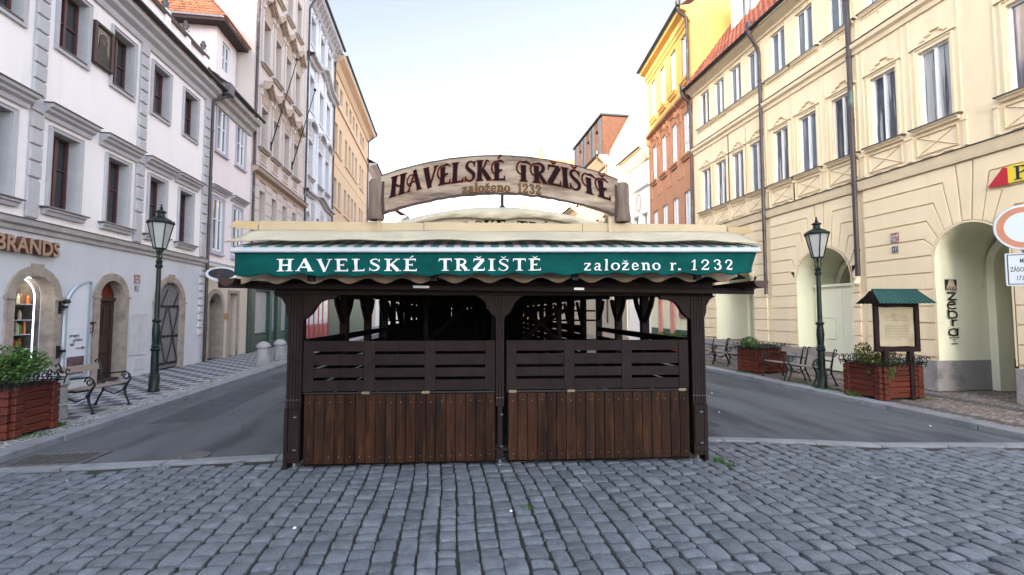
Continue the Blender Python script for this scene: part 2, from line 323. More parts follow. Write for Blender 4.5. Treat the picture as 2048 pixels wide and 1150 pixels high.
# cobbles: every stone a small cushion of its own height and tilt
mb = MB(); mb.face((-5.3, -1, RZ-.028), (8.2, -1, RZ-.028), (8.2, 5.2, RZ-.028), (3.7, 6.05, RZ-.028), (-5.3, 6.05, RZ-.028)); struct('cobble_bed', mb, M['joint'])
mb = MB(); x = -5.25; ci = 0; NG = 6; gk = [-1, -.93, -.55, .55, .93, 1]
gd = [[(1-abs(a)**5)*(1-abs(b)**5) for a in gk] for b in gk]
faces = [(j*NG+i, j*NG+i+1, (j+1)*NG+i+1, (j+1)*NG+i) for j in range(NG-1) for i in range(NG-1)]
while x < 8.05:
    wd = rnd.uniform(.148, .182); y = 1.5+rnd.random()*.15; ph = rnd.random()*6
    while True:
        ln = rnd.choice([.115, .13, .14, .15, .165, .2, .24])*rnd.uniform(.92, 1.08)
        cx = x+wd/2; cy = y+ln/2
        if y+ln > stripY(cx)-.065: break
        wob = .016*math.sin(cy*2.1+ci*.12)+.0035*math.sin(cy*4.7+ph)
        hx = wd/2-.0042-rnd.random()*.0035; hy = ln/2-.0060-rnd.random()*.003
        cr = [(rnd.uniform(-.006, .006), rnd.uniform(-.006, .006)) for _ in range(4)]
        z0 = RZ-.012+rnd.uniform(-.006, .006); tx = rnd.uniform(-.03, .03); ty = rnd.uniform(-.045, .045); H_ = rnd.uniform(.012, .018)
        v = []
        for j, b in enumerate(gk):
            for i, a in enumerate(gk):
                k = (1 if abs(b) < .9 or abs(a) < .9 else .93)
                p, q = (a+1)/2, (b+1)/2
                dx = sum(cr[c][0]*wt for c, wt in enumerate(((1-p)*(1-q), p*(1-q), p*q, (1-p)*q)))
                dy = sum(cr[c][1]*wt for c, wt in enumerate(((1-p)*(1-q), p*(1-q), p*q, (1-p)*q)))
                edge = (max(abs(a), abs(b)) > .95)
                v.append((cx+wob+a*hx*k+dx, cy+b*hy*k+dy, z0+H_*(gd[j][i]**.5)+a*hx*tx+b*hy*ty-(.032 if edge else 0)+rnd.uniform(-.0012, .0012)))
        mb.raw(v, faces); y += ln
    x += wd; ci += 1
struct('cobbled_square', mb, M['stone'], smooth=True, auto=38)
# hairline cracks and a patched trench in the asphalt
mb = MB()
for x0, y0, x1, y1 in ((3.9, 8.6, 6.9, 6.15), (4.6, 11.5, 5.6, 9.0), (-4.0, 9.5, -2.7, 7.2), (-3.3, 13.0, -3.9, 9.6), (5.6, 15, 6.0, 11.2), (6.9, 9.6, 7.6, 6.4)):
    P_ = []; k_ = 22
    for i in range(k_+1):
        f = i/k_; P_.append((x0+(x1-x0)*f+.10*noise.noise(Vector((f*5, x0, 1)))+.03*noise.noise(Vector((f*19, y0, 2))), y0+(y1-y0)*f+.10*noise.noise(Vector((f*6, x0, 7)))))
    mb.ribbon(P_, [.004+.012*abs(noise.noise(Vector((i*.7, x0, 3)))) for i in range(k_+1)], 0, 0, lambda u, v, n: (u, v, RZ-.003+n), .001)
struct('road_crack', mb, M['joint'], recalc=False)
mb = MB()
for x0, x1, y0, y1 in ((-4.7, -3.9, 8.2, 13.5), (5.2, 6.3, 12.0, 18.0), (3.6, 4.4, 6.6, 8.1)): mb.face((x0, y0, RZ-.0025), (x1, y0+.1, RZ-.0025), (x1, y1, RZ-.0025), (x0, y1-.2, RZ-.0025))
struct('asphalt_patch', mb, mat('newer_asphalt', (.055, .056, .064), rough=.85, var=.25, sc=3, bump=.4, bsc=220, bdist=.004, spec=.3))
# moss and weeds in the joints of the middle columns and at the stall foot
def blades(mb, c, n, r, h):
    for _ in range(n):
        a = rnd.random()*6.28; d = r*rnd.random()**.5; p = Vector((c[0]+d*math.cos(a), c[1]+d*math.sin(a), c[2])); t = rnd.random()*6.28
        q = Vector((math.cos(t), math.sin(t), 0))*.006; o = Vector((rnd.uniform(-.5, .5), rnd.uniform(-.5, .5), 1))*h*rnd.uniform(.5, 1)
        mb.face(p-q, p+q, p+o)
mb = MB()
for c, n, r, h in [((.93, 4.6, RZ), 14, .05, .03), ((.78, 4.95, RZ), 12, .04, .03), ((1.1, 4.25, RZ), 12, .05, .03), ((.78, 4.2, RZ), 18, .06, .035), ((1.42, 4.05, RZ), 10, .04, .03), ((.8, 3.6, RZ), 10, .03, .025), ((.79, 3.3, RZ), 10, .04, .03), ((3.28, 5.12, RZ), 60, .07, .07), ((3.35, 5.0, RZ), 25, .06, .04),
                   ((-5.75, 7.85, 0), 120, .13, .08), ((-5.55, 7.3, 0), 60, .2, .04), ((-5.5, 7.9, 0), 40, .2, .03), ((8.36, 8.25, 0), 120, .16, .12), ((8.45, 9.0, 0), 90, .25, .05), ((8.5, 9.25, 0), 90, .2, .06), ((8.6, 10.1, 0), 70, .25, .05), ((8.55, 11.9, 0), 90, .3, .05), ((8.7, 13.6, 0), 80, .35, .05), ((9.35, 7.75, 0), 40, .15, .04)]:
    blades(mb, c, n*2 if n > 15 else n//2, r, h)
o = put('grass', mb, M['grass'], recalc=False); tag(o, 'green weeds sprouting between paving stones and along the kerbs', 'grass', kind='stuff')
# pavements
m = mat('chequered_mosaic_paving', (.3, .3, .3)); N, L, b = nodes(m); M['mosaic'] = m
tc = N.new('ShaderNodeTexCoord'); ck = N.new('ShaderNodeTexChecker'); ck.inputs['Scale'].default_value = 3.6; ck.inputs[1].default_value = (.36, .36, .385, 1); ck.inputs[2].default_value = (.085, .085, .10, 1)
nn = N.new('ShaderNodeTexNoise'); nn.inputs['Scale'].default_value = 9; vv = N.new('ShaderNodeVectorMath'); vv.operation = 'MULTIPLY_ADD'; vv.inputs[1].default_value = (.08, .08, 0); vv.inputs[2].default_value = (-.04, -.04, .05)
L.new(tc.outputs['Object'], nn.inputs['Vector']); L.new(nn.outputs['Color'], vv.inputs[0]); ad = N.new('ShaderNodeVectorMath'); L.new(tc.outputs['Object'], ad.inputs[0]); L.new(vv.outputs[0], ad.inputs[1]); L.new(ad.outputs[0], ck.inputs[0])
vo = N.new('ShaderNodeTexVoronoi'); vo.inputs['Scale'].default_value = 17; L.new(tc.outputs['Object'], vo.inputs['Vector'])
mx = N.new('ShaderNodeMix'); mx.data_type = 'RGBA'; mx.blend_type = 'MULTIPLY'; mx.inputs['Factor'].default_value = .4; L.new(ck.outputs[0], mx.inputs['A']); L.new(vo.outputs['Color'], mx.inputs['B']); L.new(mx.outputs['Result'], b.inputs['Base Color'])
bp = N.new('ShaderNodeBump'); bp.inputs['Strength'].default_value = .6; bp.inputs['Distance'].default_value = .01; bp.invert = True; L.new(vo.outputs['Distance'], bp.inputs['Height']); L.new(bp.outputs[0], b.inputs['Normal']); b.inputs['Roughness'].default_value = .7
def setts(name, c1, c2):
    m = mat(name, c1); N, L, b = nodes(m); tc = N.new('ShaderNodeTexCoord'); vo = N.new('ShaderNodeTexVoronoi'); vo.inputs['Scale'].default_value = 14; vo.inputs['Randomness'].default_value = .6; L.new(tc.outputs['Object'], vo.inputs['Vector'])
    sp = N.new('ShaderNodeSeparateColor'); L.new(vo.outputs['Color'], sp.inputs[0]); x = N.new('ShaderNodeMix'); x.data_type = 'RGBA'; L.new(sp.outputs[0], x.inputs['Factor']); x.inputs['A'].default_value = (*c1, 1); x.inputs['B'].default_value = (*c2, 1)
    e = N.new('ShaderNodeTexVoronoi'); e.feature = 'DISTANCE_TO_EDGE'; e.inputs['Scale'].default_value = 14; e.inputs['Randomness'].default_value = .6; L.new(tc.outputs['Object'], e.inputs['Vector'])
    r = N.new('ShaderNodeMapRange'); r.inputs[2].default_value = .12; L.new(e.outputs[0], r.inputs[0]); y = N.new('ShaderNodeMix'); y.data_type = 'RGBA'; y.inputs['A'].default_value = (.04, .035, .03, 1); L.new(r.outputs[0], y.inputs['Factor']); L.new(x.outputs['Result'], y.inputs['B']); L.new(y.outputs['Result'], b.inputs['Base Color'])
    bp = N.new('ShaderNodeBump'); bp.inputs['Strength'].default_value = .8; bp.inputs['Distance'].default_value = .015; L.new(r.outputs[0], bp.inputs['Height']); L.new(bp.outputs[0], b.inputs['Normal']); b.inputs['Roughness'].default_value = .7
    return m
M['setts'] = setts('reddish_setts', (.20, .135, .115), (.34, .29, .27)); M['darksetts'] = setts('dark_setts', (.06, .06, .068), (.12, .12, .13)); M['lightsetts'] = setts('light_setts', (.28, .27, .27), (.42, .41, .41))
mb = MB(); mb.box(-8.3, -5.45, -4, 110, -.3, -.006); struct('mosaic_pavement', mb, M['mosaic'])
mb = MB(); mb.box(-5.82, -5.45, -4, 110, -.2, -.002); struct('mosaic_border', mb, M['lightsetts'])
mb = MB(); mb.box(8.38, 14.2, -4, 60, -.3, -.006); struct('sett_pavement', mb, M['setts'])
mb = MB(); mb.box(8.52, 8.70, -4, 60, -.2, -.002); mb.box(9.85, 10.12, -4, 60, -.2, -.002); struct('sett_bands', mb, M['darksetts'])
mb = MB()
for xa, xb in ((-5.46, -5.2), (8.1, 8.39)):
    y = -4
    while y < 110:
        l = rnd.uniform(.9, 1.5) if y < 40 else 8; j = rnd.uniform(-.006, .006)
        mb.box(xa+j, xb+j, y+.006, y+l-.006, -.3, rnd.uniform(-.003, .004)); y += l
struct('kerb', mb, M['kerb'], bevel=.012)
# drain grate and manhole covers in the road
t = thing('drain_grate', 'iron drain grate at the foot of the left kerb', 'drain', (-4.62, 6.42, RZ))
mb = MB()
for k in range(11): mb.box(-.38+k*.07, -.35+k*.07, -.21, .21, .0, .012)
put('grate_bars', mb, M['cover'], t)
mb = MB(); mb.box(-.45, .42, -.26, -.21, 0, .014); mb.box(-.45, .42, .21, .26, 0, .014); mb.box(-.45, -.40, -.21, .21, 0, .014); mb.box(.37, .42, -.21, .21, 0, .014); put('grate_frame', mb, M['cover'], t)
mb = MB(); mb.box(-.4, .37, -.21, .21, -.003, .003); put('grate_pit', mb, M['black'], t)
def manhole(x, y, r, label):
    t = thing('manhole_cover', label, 'manhole cover', (x, y, RZ))
    mb = MB(); mb.lathe([(r, -.01), (r, .008), (r-.03, .010), (r-.035, .004), (.02, .006)], seg=24); put('cover_plate', mb, M['cover'], t)
manhole(-3.05, 6.32, .17, 'small round iron cover half under the light kerb strip left of the stall')
manhole(-2.35, 9.4, .2, 'round iron cover further up the left lane of asphalt')
# ---------------------------------------------------------------- facades
def wall(mb, T, u0, u1, v0, v1, ops, n=0, rm=0):
    ops = [tuple(o)+(0,)*(6-len(o)) for o in ops]
    us = sorted({round(x, 4) for x in [u0, u1]+[o[0] for o in ops]+[o[1] for o in ops] if u0-1e-6 <= x <= u1+1e-6})
    vs_ = sorted({round(x, 4) for x in [v0, v1]+[o[2] for o in ops]+[o[3] for o in ops] if v0-1e-6 <= x <= v1+1e-6})
    for a, b in zip(us, us[1:]):
        run = None
        for c, d in list(zip(vs_, vs_[1:]))+[(None, None)]:
            hole = c is None or any(o[0] < (a+b)/2 < o[1] and o[2] < (c+d)/2 < o[3] for o in ops)
            if hole:
                if run: mb.face(T(a, run[0], n), T(b, run[0], n), T(b, run[1], n), T(a, run[1], n)); run = None
            else: run = (run[0] if run else c, d)
    for a, b, c, d, dep, rise in ops:
        sp = d-rise; m0 = mb.m
        if rm: mb.m = rm
        for x in (a, b): mb.face(T(x, c, n), T(x, sp, n), T(x, sp, n-dep), T(x, c, n-dep))
        if c > v0+.01: mb.face(T(a, c, n), T(b, c, n), T(b, c, n-dep), T(a, c, n-dep))
        if not rise: mb.face(T(a, d, n), T(b, d, n), T(b, d, n-dep), T(a, d, n-dep))
        else:
            P = arcp((a+b)/2, sp, (b-a)/2, rise, 180, 0, 20)
            for p, q in zip(P, P[1:]):
                mb.m = m0; mb.face(T(*p, n), T(*q, n), T(q[0], d, n), T(p[0], d, n)); mb.m = rm or m0; mb.face(T(*p, n), T(*q, n), T(*q, n-dep), T(*p, n-dep))
        mb.m = m0
def shell(mb, T, u0, u1, h, d, n=0):
    for u in (u0, u1): mb.face(T(u, 0, n), T(u, h, n), T(u, h, n-d), T(u, 0, n-d))
    mb.face(T(u0, 0, n-d), T(u1, 0, n-d), T(u1, h, n-d), T(u0, h, n-d))
def gable(mb, T, u0, u1, h, d, ridge, n=0):
    for u in (u0, u1): mb.face(T(u, h, n), T(u, h, n-d), T(u, ridge, n-d/2))
def building(name, label, x, s, yc, rz=None):
    t = thing(name, label, 'building', (x, yc, 0), rz if rz is not None else (R(90) if s > 0 else R(-90)))
    return t, (lambda u, v, n: (s*(u-yc), -n, v))
WC = {}
def rect_ring(mb, w, h, t, n0, n1, T=T0, z0=0):
    mb.box(-w/2-t, -w/2, z0-t, z0+h+t, n0, n1, T); mb.box(w/2, w/2+t, z0-t, z0+h+t, n0, n1, T)
    mb.box(-w/2, w/2, z0+h, z0+h+t, n0, n1, T); mb.box(-w/2, w/2, z0-t, z0, n0, n1, T)
def win(root, T, uc, v0, w, h, st, rec=.12, frame='whiteframe', pane='pane_sky', fw=.05, mull=(0,), trans=(), trim=None, sill=None, hood=None, apron=None, extra=None, liner=None, name='window', arch=0, lean=0):
    key = (st, round(w, 3), round(h, 3))
    if key not in WC:
        L = []; mb = MB(); r0, r1 = -rec, -rec+.05
        mb.box(-w/2, -w/2+fw, 0, h, r0, r1, T0); mb.box(w/2-fw, w/2, 0, h, r0, r1, T0)
        mb.box(-w/2+fw, w/2-fw, 0, fw, r0, r1, T0); mb.box(-w/2+fw, w/2-fw, h-fw, h, r0, r1, T0)
        for q in mull: mb.box(q*w-fw*.65, q*w+fw*.65, fw, h-fw, r0, r1+.012, T0)
        for q in trans: mb.box(-w/2+fw, w/2-fw, q*h-fw*.3, q*h+fw*.3, r0, r1-.004, T0)
        L.append((name, mb.mesh(name, M[frame])))
        mb = MB(); mb.box(-w/2, w/2, 0, h, r0-.02, r0+.008, T0); L.append(('pane', mb.mesh('pane', M[pane])))
        if liner or trim:
            mb = MB(); k = .006
            if liner:
                mb.box(-w/2-.002, -w/2+k, 0, h, r0+.05, .004, T0); mb.box(w/2-k, w/2+.002, 0, h, r0+.05, .004, T0); mb.box(-w/2+k, w/2-k, h-k, h+.002, r0+.05, .004, T0); mb.box(-w/2+k, w/2-k, -.002, k, r0+.05, .004, T0)
            if trim:
                tw, td, tm = trim; rect_ring(mb, w, h, tw, -.01, td); rect_ring(mb, w+tw*1.35, h+tw*1.35, tw*.33, -.01, td+.02, z0=-tw*.675)
            L.append(('surround', mb.mesh('surround', M[(trim[2] if trim else liner)])))
        if sill:
            ov, zt, th, dp, sm, drop = sill; mb = MB(); mb.m = 0
            mb.box(-w/2-ov, w/2+ov, zt-th, zt, -.02, dp, T0)
            if drop: mb.m = 1; mb.sweep([(0, zt-th-drop), (dp*.45, zt-th-drop), (dp*.6, zt-th-drop*.45), (dp*.85, zt-th-drop*.3), (dp*.85, zt-th-.002), (0, zt-th-.002)], -w/2-ov*.75, w/2+ov*.75, T0)
            L.append(('sill', mb.mesh('sill', [M[sm[0]], M[sm[1]]])))
        if hood:
            ov, zb, hh, dp, hm = hood; mb = MB(); mb.m = 0
            mb.sweep([(0, zb), (dp*.25, zb), (dp*.3, zb+hh*.3), (dp*.62, zb+hh*.45), (dp*.66, zb+hh*.62), (dp*.95, zb+hh*.72), (dp, zb+hh*.94), (0, zb+hh*.94)], -w/2-ov, w/2+ov, T0)
            mb.m = 1; mb.box(-w/2-ov-.03, w/2+ov+.03, zb+hh*.945, zb+hh, -.01, dp+.03, T0)
            L.append(('hood', mb.mesh('hood', [M[hm[0]], M[hm[1]]])))
        if extra: L += extra(w, h)
        WC[key] = L
    L = WC[key]; p = T(uc, v0, 0)
    o = link(name, L[0][1], root, p)
    for nm, me in L[1:]:
        q = link(nm, me, o)
        if nm == 'pane' and pane in VAR: q.material_slots[0].link = 'OBJECT'; q.material_slots[0].material = M[rnd.choice(VAR[pane])]
    return o
def pipe(root, T, u, z1, z0, m='copperpipe', n=.09, r=.05, gut=None, name='downpipe', du=0):
    mb = MB(); pts = []
    if gut: pts += [T(u+gut[0], gut[1]+.12, gut[2]), T(u+gut[0], gut[1]-.12, gut[2]), T(u+gut[0]*.8, gut[1]-.22, gut[2]*.85), T(u+du, z1+.18, n+.03)]
    pts += [T(u+du, z1, n), T(u, z0, n)]
    mb.tube(pts, r, 8); z = z1-.9
    while z > z0+.2:
        a = T(u+du*(z-z0)/(z1-z0), z, n); mb.lathe([(r+.012, -.03), (r+.012, .03)], a, 8); z -= 1.7
    if gut: a = T(u+gut[0], gut[1], gut[2]); mb.lathe([(r+.01, -.1), (r+.05, .1), (r+.06, .3)], a, 8)
    return put(name, mb, M[m], root)
def gutter(root, T, u0, u1, z, n, r=.075, m='zinc'):
    mb = MB(); P = [(n+r*math.cos(R(a)), z+r*math.sin(R(a))) for a in range(180, 361, 30)]; Q = [(n+(r-.012)*math.cos(R(a)), z+(r-.012)*math.sin(R(a))) for a in range(360, 179, -30)]
    mb.sweep(P+Q, u0, u1, T); return put('gutter', mb, M[m], root)
def tiles(mb, P, du, dv, nu, nv, wave=.03):
    # P(a, b) -> point on the slope plus its normal; rows of curved tiles overlapping downwards
    for j in range(nv):
        for i in range(nu):
            a0, a1 = i/nu, (i+1)/nu; b0, b1 = j/nv, (j+1.15)/nv; row = []
            for q in range(4):
                a = a0+(a1-a0)*q/3*.985; hgt = wave*(0, 1, .8, .1)[q]
                row.append((a, hgt))
            lo_ = [P(a, b0, hh+.035) for a, hh in row]; up_ = [P(a, min(b1, 1.01), hh) for a, hh in row]; bt = [P(a, b0, hh+.01) for a, hh in row]
            v = lo_+up_+bt; mb.raw(v, [(k, k+1, 5+k, 4+k) for k in range(3)]+[(8+k, 9+k, k+1, k) for k in range(3)])
def roofP(T, u0, u1, n0, z0, n1, z1):
    d = Vector((n1-n0, z1-z0)); nn = Vector((-d.y, d.x)).normalized()
    if nn.y < 0: nn = -nn
    return lambda a, b, h: T(u0+(u1-u0)*a, z0+(z1-z0)*b+nn.y*h, n0+(n1-n0)*b+nn.x*h)
def text_mesh(s, size, mats, ext=.004, bold=0., space=1., align='CENTER', sx=1.):
    c = bpy.data.curves.new('lettering', 'FONT'); c.body = s; c.size = size; c.extrude = ext; c.offset = bold; c.space_character = space; c.align_x = align; c.resolution_u = 3
    o = bpy.data.objects.new('lettering', c); col.objects.link(o); bpy.context.view_layer.update()
    me = bpy.data.meshes.new_from_object(o.evaluated_get(bpy.context.evaluated_depsgraph_get())); bpy.data.objects.remove(o); bpy.data.curves.remove(c)
    for v in me.vertices: x, y, z = v.co; v.co = (x*sx, -z, y)
    me.materials.clear()
    for q in (mats if isinstance(mats, list) else [mats]): me.materials.append(q)
    return me
def sign(name, label, cat, T, parent, uc, v, n, rz): pass
def stucco(mb, u0, u1, v0, v1, T, n, amp, k=.07, mask=None, seed=0.):
    nu, nv = max(3, int((u1-u0)/k)), max(3, int((v1-v0)/k)); v = []
    for j in range(nv+1):
        for i in range(nu+1):
            u = u0+(u1-u0)*i/nu; z = v0+(v1-v0)*j/nv
            a = noise.noise(Vector((u*9+seed, z*9, seed)))*.6+noise.noise(Vector((u*22, z*22, seed)))*.5
            h = max(0, a+.25)*amp if 0 < i < nu and 0 < j < nv else 0
            v.append(T(u, z, n+h))
    mb.raw(v, [(j*(nu+1)+i, j*(nu+1)+i+1, (j+1)*(nu+1)+i+1, (j+1)*(nu+1)+i) for j in range(nv) for i in range(nu)])
# ================================================================ LEFT SIDE OF THE STREET
LX = -8.2
# ---- white townhouse with grey trim
t, T = building('townhouse', 'white townhouse with grey quoins, hooded windows and a framed icon plaque on its front', LX, 1, 10.5)
ops = []; UP = [4.85, 6.42, 8.0, 9.55, 11.16, 12.75, 14.34, 15.91]; LO = [4.8, 6.35, 7.9, 9.5, 11.13, 12.74, 14.36, 15.84]
for c in UP: ops.append((c-.38, c+.38, 7.38, 8.78, .26))
for c in LO: ops.append((c-.36, c+.36, 3.93, 5.54, .28))
mb = MB(); wall(mb, T, 4, 17.15, 3.4, 9.9, ops); shell(mb, T, 4, 17.15, 9.9, 9); put('upper_wall', mb, M['white'], t)
gops = [(10.09, 11.01, .55, 2.46, .24, .46), (12.30, 13.14, 0, 2.50, .22, .42), (14.55, 15.79, 0, 2.62, .14, .62)]
mb = MB(); wall(mb, T, 4, 17.15, 0, 3.4, gops, n=.02); put('ground_floor_wall', mb, M['greyplaster'], t)
mb = MB(); mb.sweep([(.02, 3.30), (.07, 3.30), (.08, 3.38), (.14, 3.42), (.16, 3.52), (.02, 3.56)], 4, 17.15, T); put('ledge', mb, M['ledge'], t)
mb = MB(); mb.sweep([(0, 3.562), (.175, 3.525), (.175, 3.535), (0, 3.585)], 4, 17.17, T); put('ledge_flashing', mb, M['tar'], t)
for uc, wd in ((10.36, .28), (13.55, .30), (16.93, .32)):
    mb = MB(); mb.box(uc-wd/2+.01, uc+wd/2-.01, 3.58, 9.2, -.01, .035, T); z = 4.42; mb.box(uc-wd/2, uc+wd/2, 3.60, 4.36, 0, .06, T)
    while z < 9.1: mb.box(uc-wd/2, uc+wd/2, z, z+.295, 0, .075, T); z += .335
    put('quoin_strip', mb, M['trim'], t, bevel=.012)
mb = MB(); z = .95; uc = 16.88
while z < 3.1: mb.box(uc-.1, uc+.13, z, z+.17, .02, .07, T); z += .25
put('quoin_strip', mb, M['greyplaster'], t, bevel=.01)
for c in UP: win(t, T, c, 7.38, .76, 1.40, 'l1u', rec=.22, frame='redframe', pane='pane_dark', mull=(0,), trans=(.5,), trim=(.09, .04, 'trim'), liner='trim', sill=(.0, .03, .03, .06, ('tar', 'trim'), 0))
for c in LO: win(t, T, c, 3.93, .72, 1.61, 'l1l', rec=.24, frame='redframe', pane='pane_dark', mull=(0,), trans=(.56,), trim=(.09, .04, 'trim'), liner='trim', sill=(.22, -.04, .03, .16, ('tar', 'trim'), .13), hood=(.30, 1.80, .30, .24, ('trim', 'tar')))
mb = MB(); mb.sweep([(0, 9.05), (.06, 9.05), (.08, 9.2), (.2, 9.28), (.22, 9.38), (.36, 9.46), (.38, 9.58), (0, 9.58)], 4, 17.15, T); put('eaves_cornice', mb, M['trim'], t)
gutter(t, T, 4, 17.4, 9.66, .46)
mb = MB(); tiles(mb, roofP(T, 4, 17.2, .42, 9.66, -.2, 10.12), .2, .3, 66, 2); put('roof_edge', mb, M['tile'], t)
mb = MB(); mb.box(4, 17.2, 9.9, 10.7, -.32, -.2, T); u = 4.3
while u < 17: mb.box(u, u+.78, 10.12, 10.6, -.21, -.17, T); u += 1.1
put('roof_parapet', mb, M['white'], t)
mb = MB(); mb.sweep([(-.12, 10.7), (-.08, 10.78), (-.36, 10.86), (-.36, 10.7)], 4, 17.2, T); put('parapet_coping', mb, M['tar'], t)
for u in (12.6, 13.7, 14.8, 15.92, 17.03):
    mb = MB(); mb.box(u-.12, u+.12, 10.05, 10.9, -.36, -.12, T); put('parapet_pier', mb, M['white'], t, bevel=.01)
    mb = MB(); mb.lathe([(.10, 0), (.11, .05), (.05, .09), (.10, .2), (.105, .24), (.03, .27), (.07, .31), (.04, .37), (0.01, .39)], T(u, 10.9, -.24), 10); put('urn', mb, M['tar'], t, smooth=True)
mb = MB(); P = roofP(T, 4, 17.15, -.35, 10.3, -4.6, 14.2); mb.face(P(0, 0, 0), P(1, 0, 0), P(1, 1, 0), P(0, 1, 0)); P = roofP(T, 4, 17.15, -8.9, 9.9, -4.6, 14.2); mb.face(P(0, 0, 0), P(1, 0, 0), P(1, 1, 0), P(0, 1, 0)); gable(mb, T, 4, 17.15, 9.9, 9, 14.2); put('roof', mb, M['tile'], t)
def ring(mb, c, half, spring, bot, wd, n0, n1, T, key=.13, rise=None):
    ri = rise or half
    hi_ = half-.006; I = [(c-hi_, bot)]+arcp(c, spring, hi_, ri-.006, 180, 0, 20)+[(c+hi_, bot)]; O = [(c-half-wd, bot)]+arcp(c, spring, half+wd, ri+wd, 180, 0, 20)+[(c+half+wd, bot)]
    k = len(I); v = [T(*p, n0) for p in I]+[T(*p, n0) for p in O]+[T(*p, n1) for p in I]+[T(*p, n1) for p in O]
    f = []
    for i in range(k-1): f += [(2*k+i, 2*k+i+1, 3*k+i+1, 3*k+i), (k+i, k+i+1, 3*k+i+1, 3*k+i), (i, i+1, 2*k+i+1, 2*k+i)]
    mb.raw(v, f)
    if key: mb.prism([(c-key*.42, spring+ri-.02), (c+key*.42, spring+ri-.02), (c+key*.6, spring+ri+wd+.05), (c-key*.6, spring+ri+wd+.05)], n0, n1+.03, T)
for c, h, sp, bo in ((10.55, .46, 2.0, 0), (12.72, .42, 2.08, 0), (15.17, .62, 2.0, 0)):
    mb = MB(); ring(mb, c, h, sp, bo, .175, -.2 if h < .6 else -.1, .06, T, key=0 if h == .42 else .2)
    for s in (-1, 1): mb.box(min(c+s*h, c+s*(h+.20)), max(c+s*h, c+s*(h+.20)), sp-.04, sp+.03, -.1, .085, T)
    put('stone_surround', mb, M['sandstone'], t)
# shop window with lit shelves
M['shopglass'] = mat('clear_shop_glass', (.9, .95, .95), rough=.0, var=0); N_, L_, b_ = nodes(M['shopglass']); b_.inputs['Transmission Weight'].default_value = 1; b_.inputs['IOR'].default_value = 1.05
M['neon'] = mat('white_neon', (.9, .8, 1)); N_, L_, b_ = nodes(M['neon']); b_.inputs['Emission Color'].default_value = (.8, .75, 1, 1); b_.inputs['Emission Strength'].default_value = .9
M['shoplamp'] = mat('shop_lamp', (1, .85, .6)); N_, L_, b_ = nodes(M['shoplamp']); b_.inputs['Emission Color'].default_value = (1, .9, .75, 1); b_.inputs['Emission Strength'].default_value = 2.6
mb = MB(); mb.box(10.0, 11.1, .5, .55, -1.2, -.23, T); mb.box(10.0, 11.1, 2.5, 2.55, -1.2, -.23, T); mb.box(10.0, 11.1, .5, 2.5, -1.25, -1.2, T); mb.box(9.95, 10.0, .5, 2.5, -1.2, -.23, T); mb.box(11.1, 11.15, .5, 2.5, -1.2, -.23, T)
sw = put('shop_window', mb, mat('shop_interior', (.10, .085, .075), rough=.8, var=.5, sc=6), t)
mb = MB(); mb.box(10.02, 11.08, .56, 2.48, -.27, -.26, T); put('pane', mb, M['shopglass'], sw)
mb = MB()
for z in (.95, 1.25, 1.55, 1.88): mb.box(10.02, 11.08, z-.015, z, -.75, -.38, T)
put('shelf', mb, M['whitepaint'], sw)
GC = [('red', (.5, .04, .02)), ('green', (.1, .25, .03)), ('yellow', (.6, .4, .03)), ('brown', (.25, .09, .03)), ('pale', (.6, .55, .4)), ('orange', (.6, .16, .02)), ('blue', (.05, .12, .35))]
gm = [mat(n_+'_jar_paint', c_, rough=.3) for n_, c_ in GC]; where = {.55: 'bottom board', .95: 'lowest shelf', 1.25: 'second shelf', 1.55: 'third shelf', 1.88: 'top shelf'}
jar = {}
for z in where:
    u = 10.06
    while u < 11.02:
        c_ = rnd.choice([0, 1, 2, 4, 2, 5, 1] if z < 1.4 else [3, 6, 0, 4, 3, 5]); d_ = rnd.uniform(.045, .06)
        if c_ not in jar:
            mb = MB(); mb.lathe([(.024, 0), (.027, .02), (.027, .15), (.016, .18), (.016, .22)], seg=8); jar[c_] = mb.mesh('jar', gm[c_])
        o = link('jar', jar[c_], None, (LX-rnd.uniform(.42, .58), u, z)); o.scale = (d_/.05,)*2+(rnd.uniform(.7, 1.2),)
        tag(o, '%s jar on the %s of the lit shop window' % (GC[c_][0], where[z]), 'jar', 'jars on the lit shop shelves, %s on the %s' % (GC[c_][0], where[z])); u += d_+.012
mb = MB(); mb.tube([T(10.55+.42*math.cos(R(a)), 2.0+.42*math.sin(R(a)), -.30) for a in range(70, -1, -14)]+[T(10.97, .6, -.30)], .012, 6); put('neon_strip', mb, M['neon'], sw)
mb = MB(); mb.box(10.1, 11.0, 2.42, 2.46, -.6, -.35, T); put('ceiling_lamp', mb, M['shoplamp'], sw)
# door with a red fanlight
mb = MB(); mb.box(12.30, 13.14, 0, .06, -.3, .01, T); mb.box(12.30, 12.38, .06, 1.98, -.26, -.18, T); mb.box(13.06, 13.14, .06, 1.98, -.26, -.18, T); mb.box(12.38, 13.06, .06, 1.98, -.25, -.21, T)
for a, b, c, d in ((12.46, 12.70, 1.2, 1.85), (12.74, 12.98, 1.2, 1.85), (12.46, 12.70, .2, .55), (12.74, 12.98, .2, .55), (12.46, 12.98, .65, 1.1)):
    mb.box(a, b, c, d, -.21, -.195, T); mb.box(a+.04, b-.04, c+.05, d-.05, -.195, -.175, T)
mb.box(12.28, 13.16, 1.98, 2.08, -.26, -.14, T); d = put('door', mb, M['darkwood'], t, bevel=.006)
mb = MB(); mb.prism(arcp(12.72, 2.08, .42, .42, 0, 180, 16), -.26, -.22, T); put('fanlight', mb, mat('red_lit_fanlight', (.20, .03, .015), rough=.3, var=.6, sc=9, c2=(.02, .01, .01), c2s=5), d)
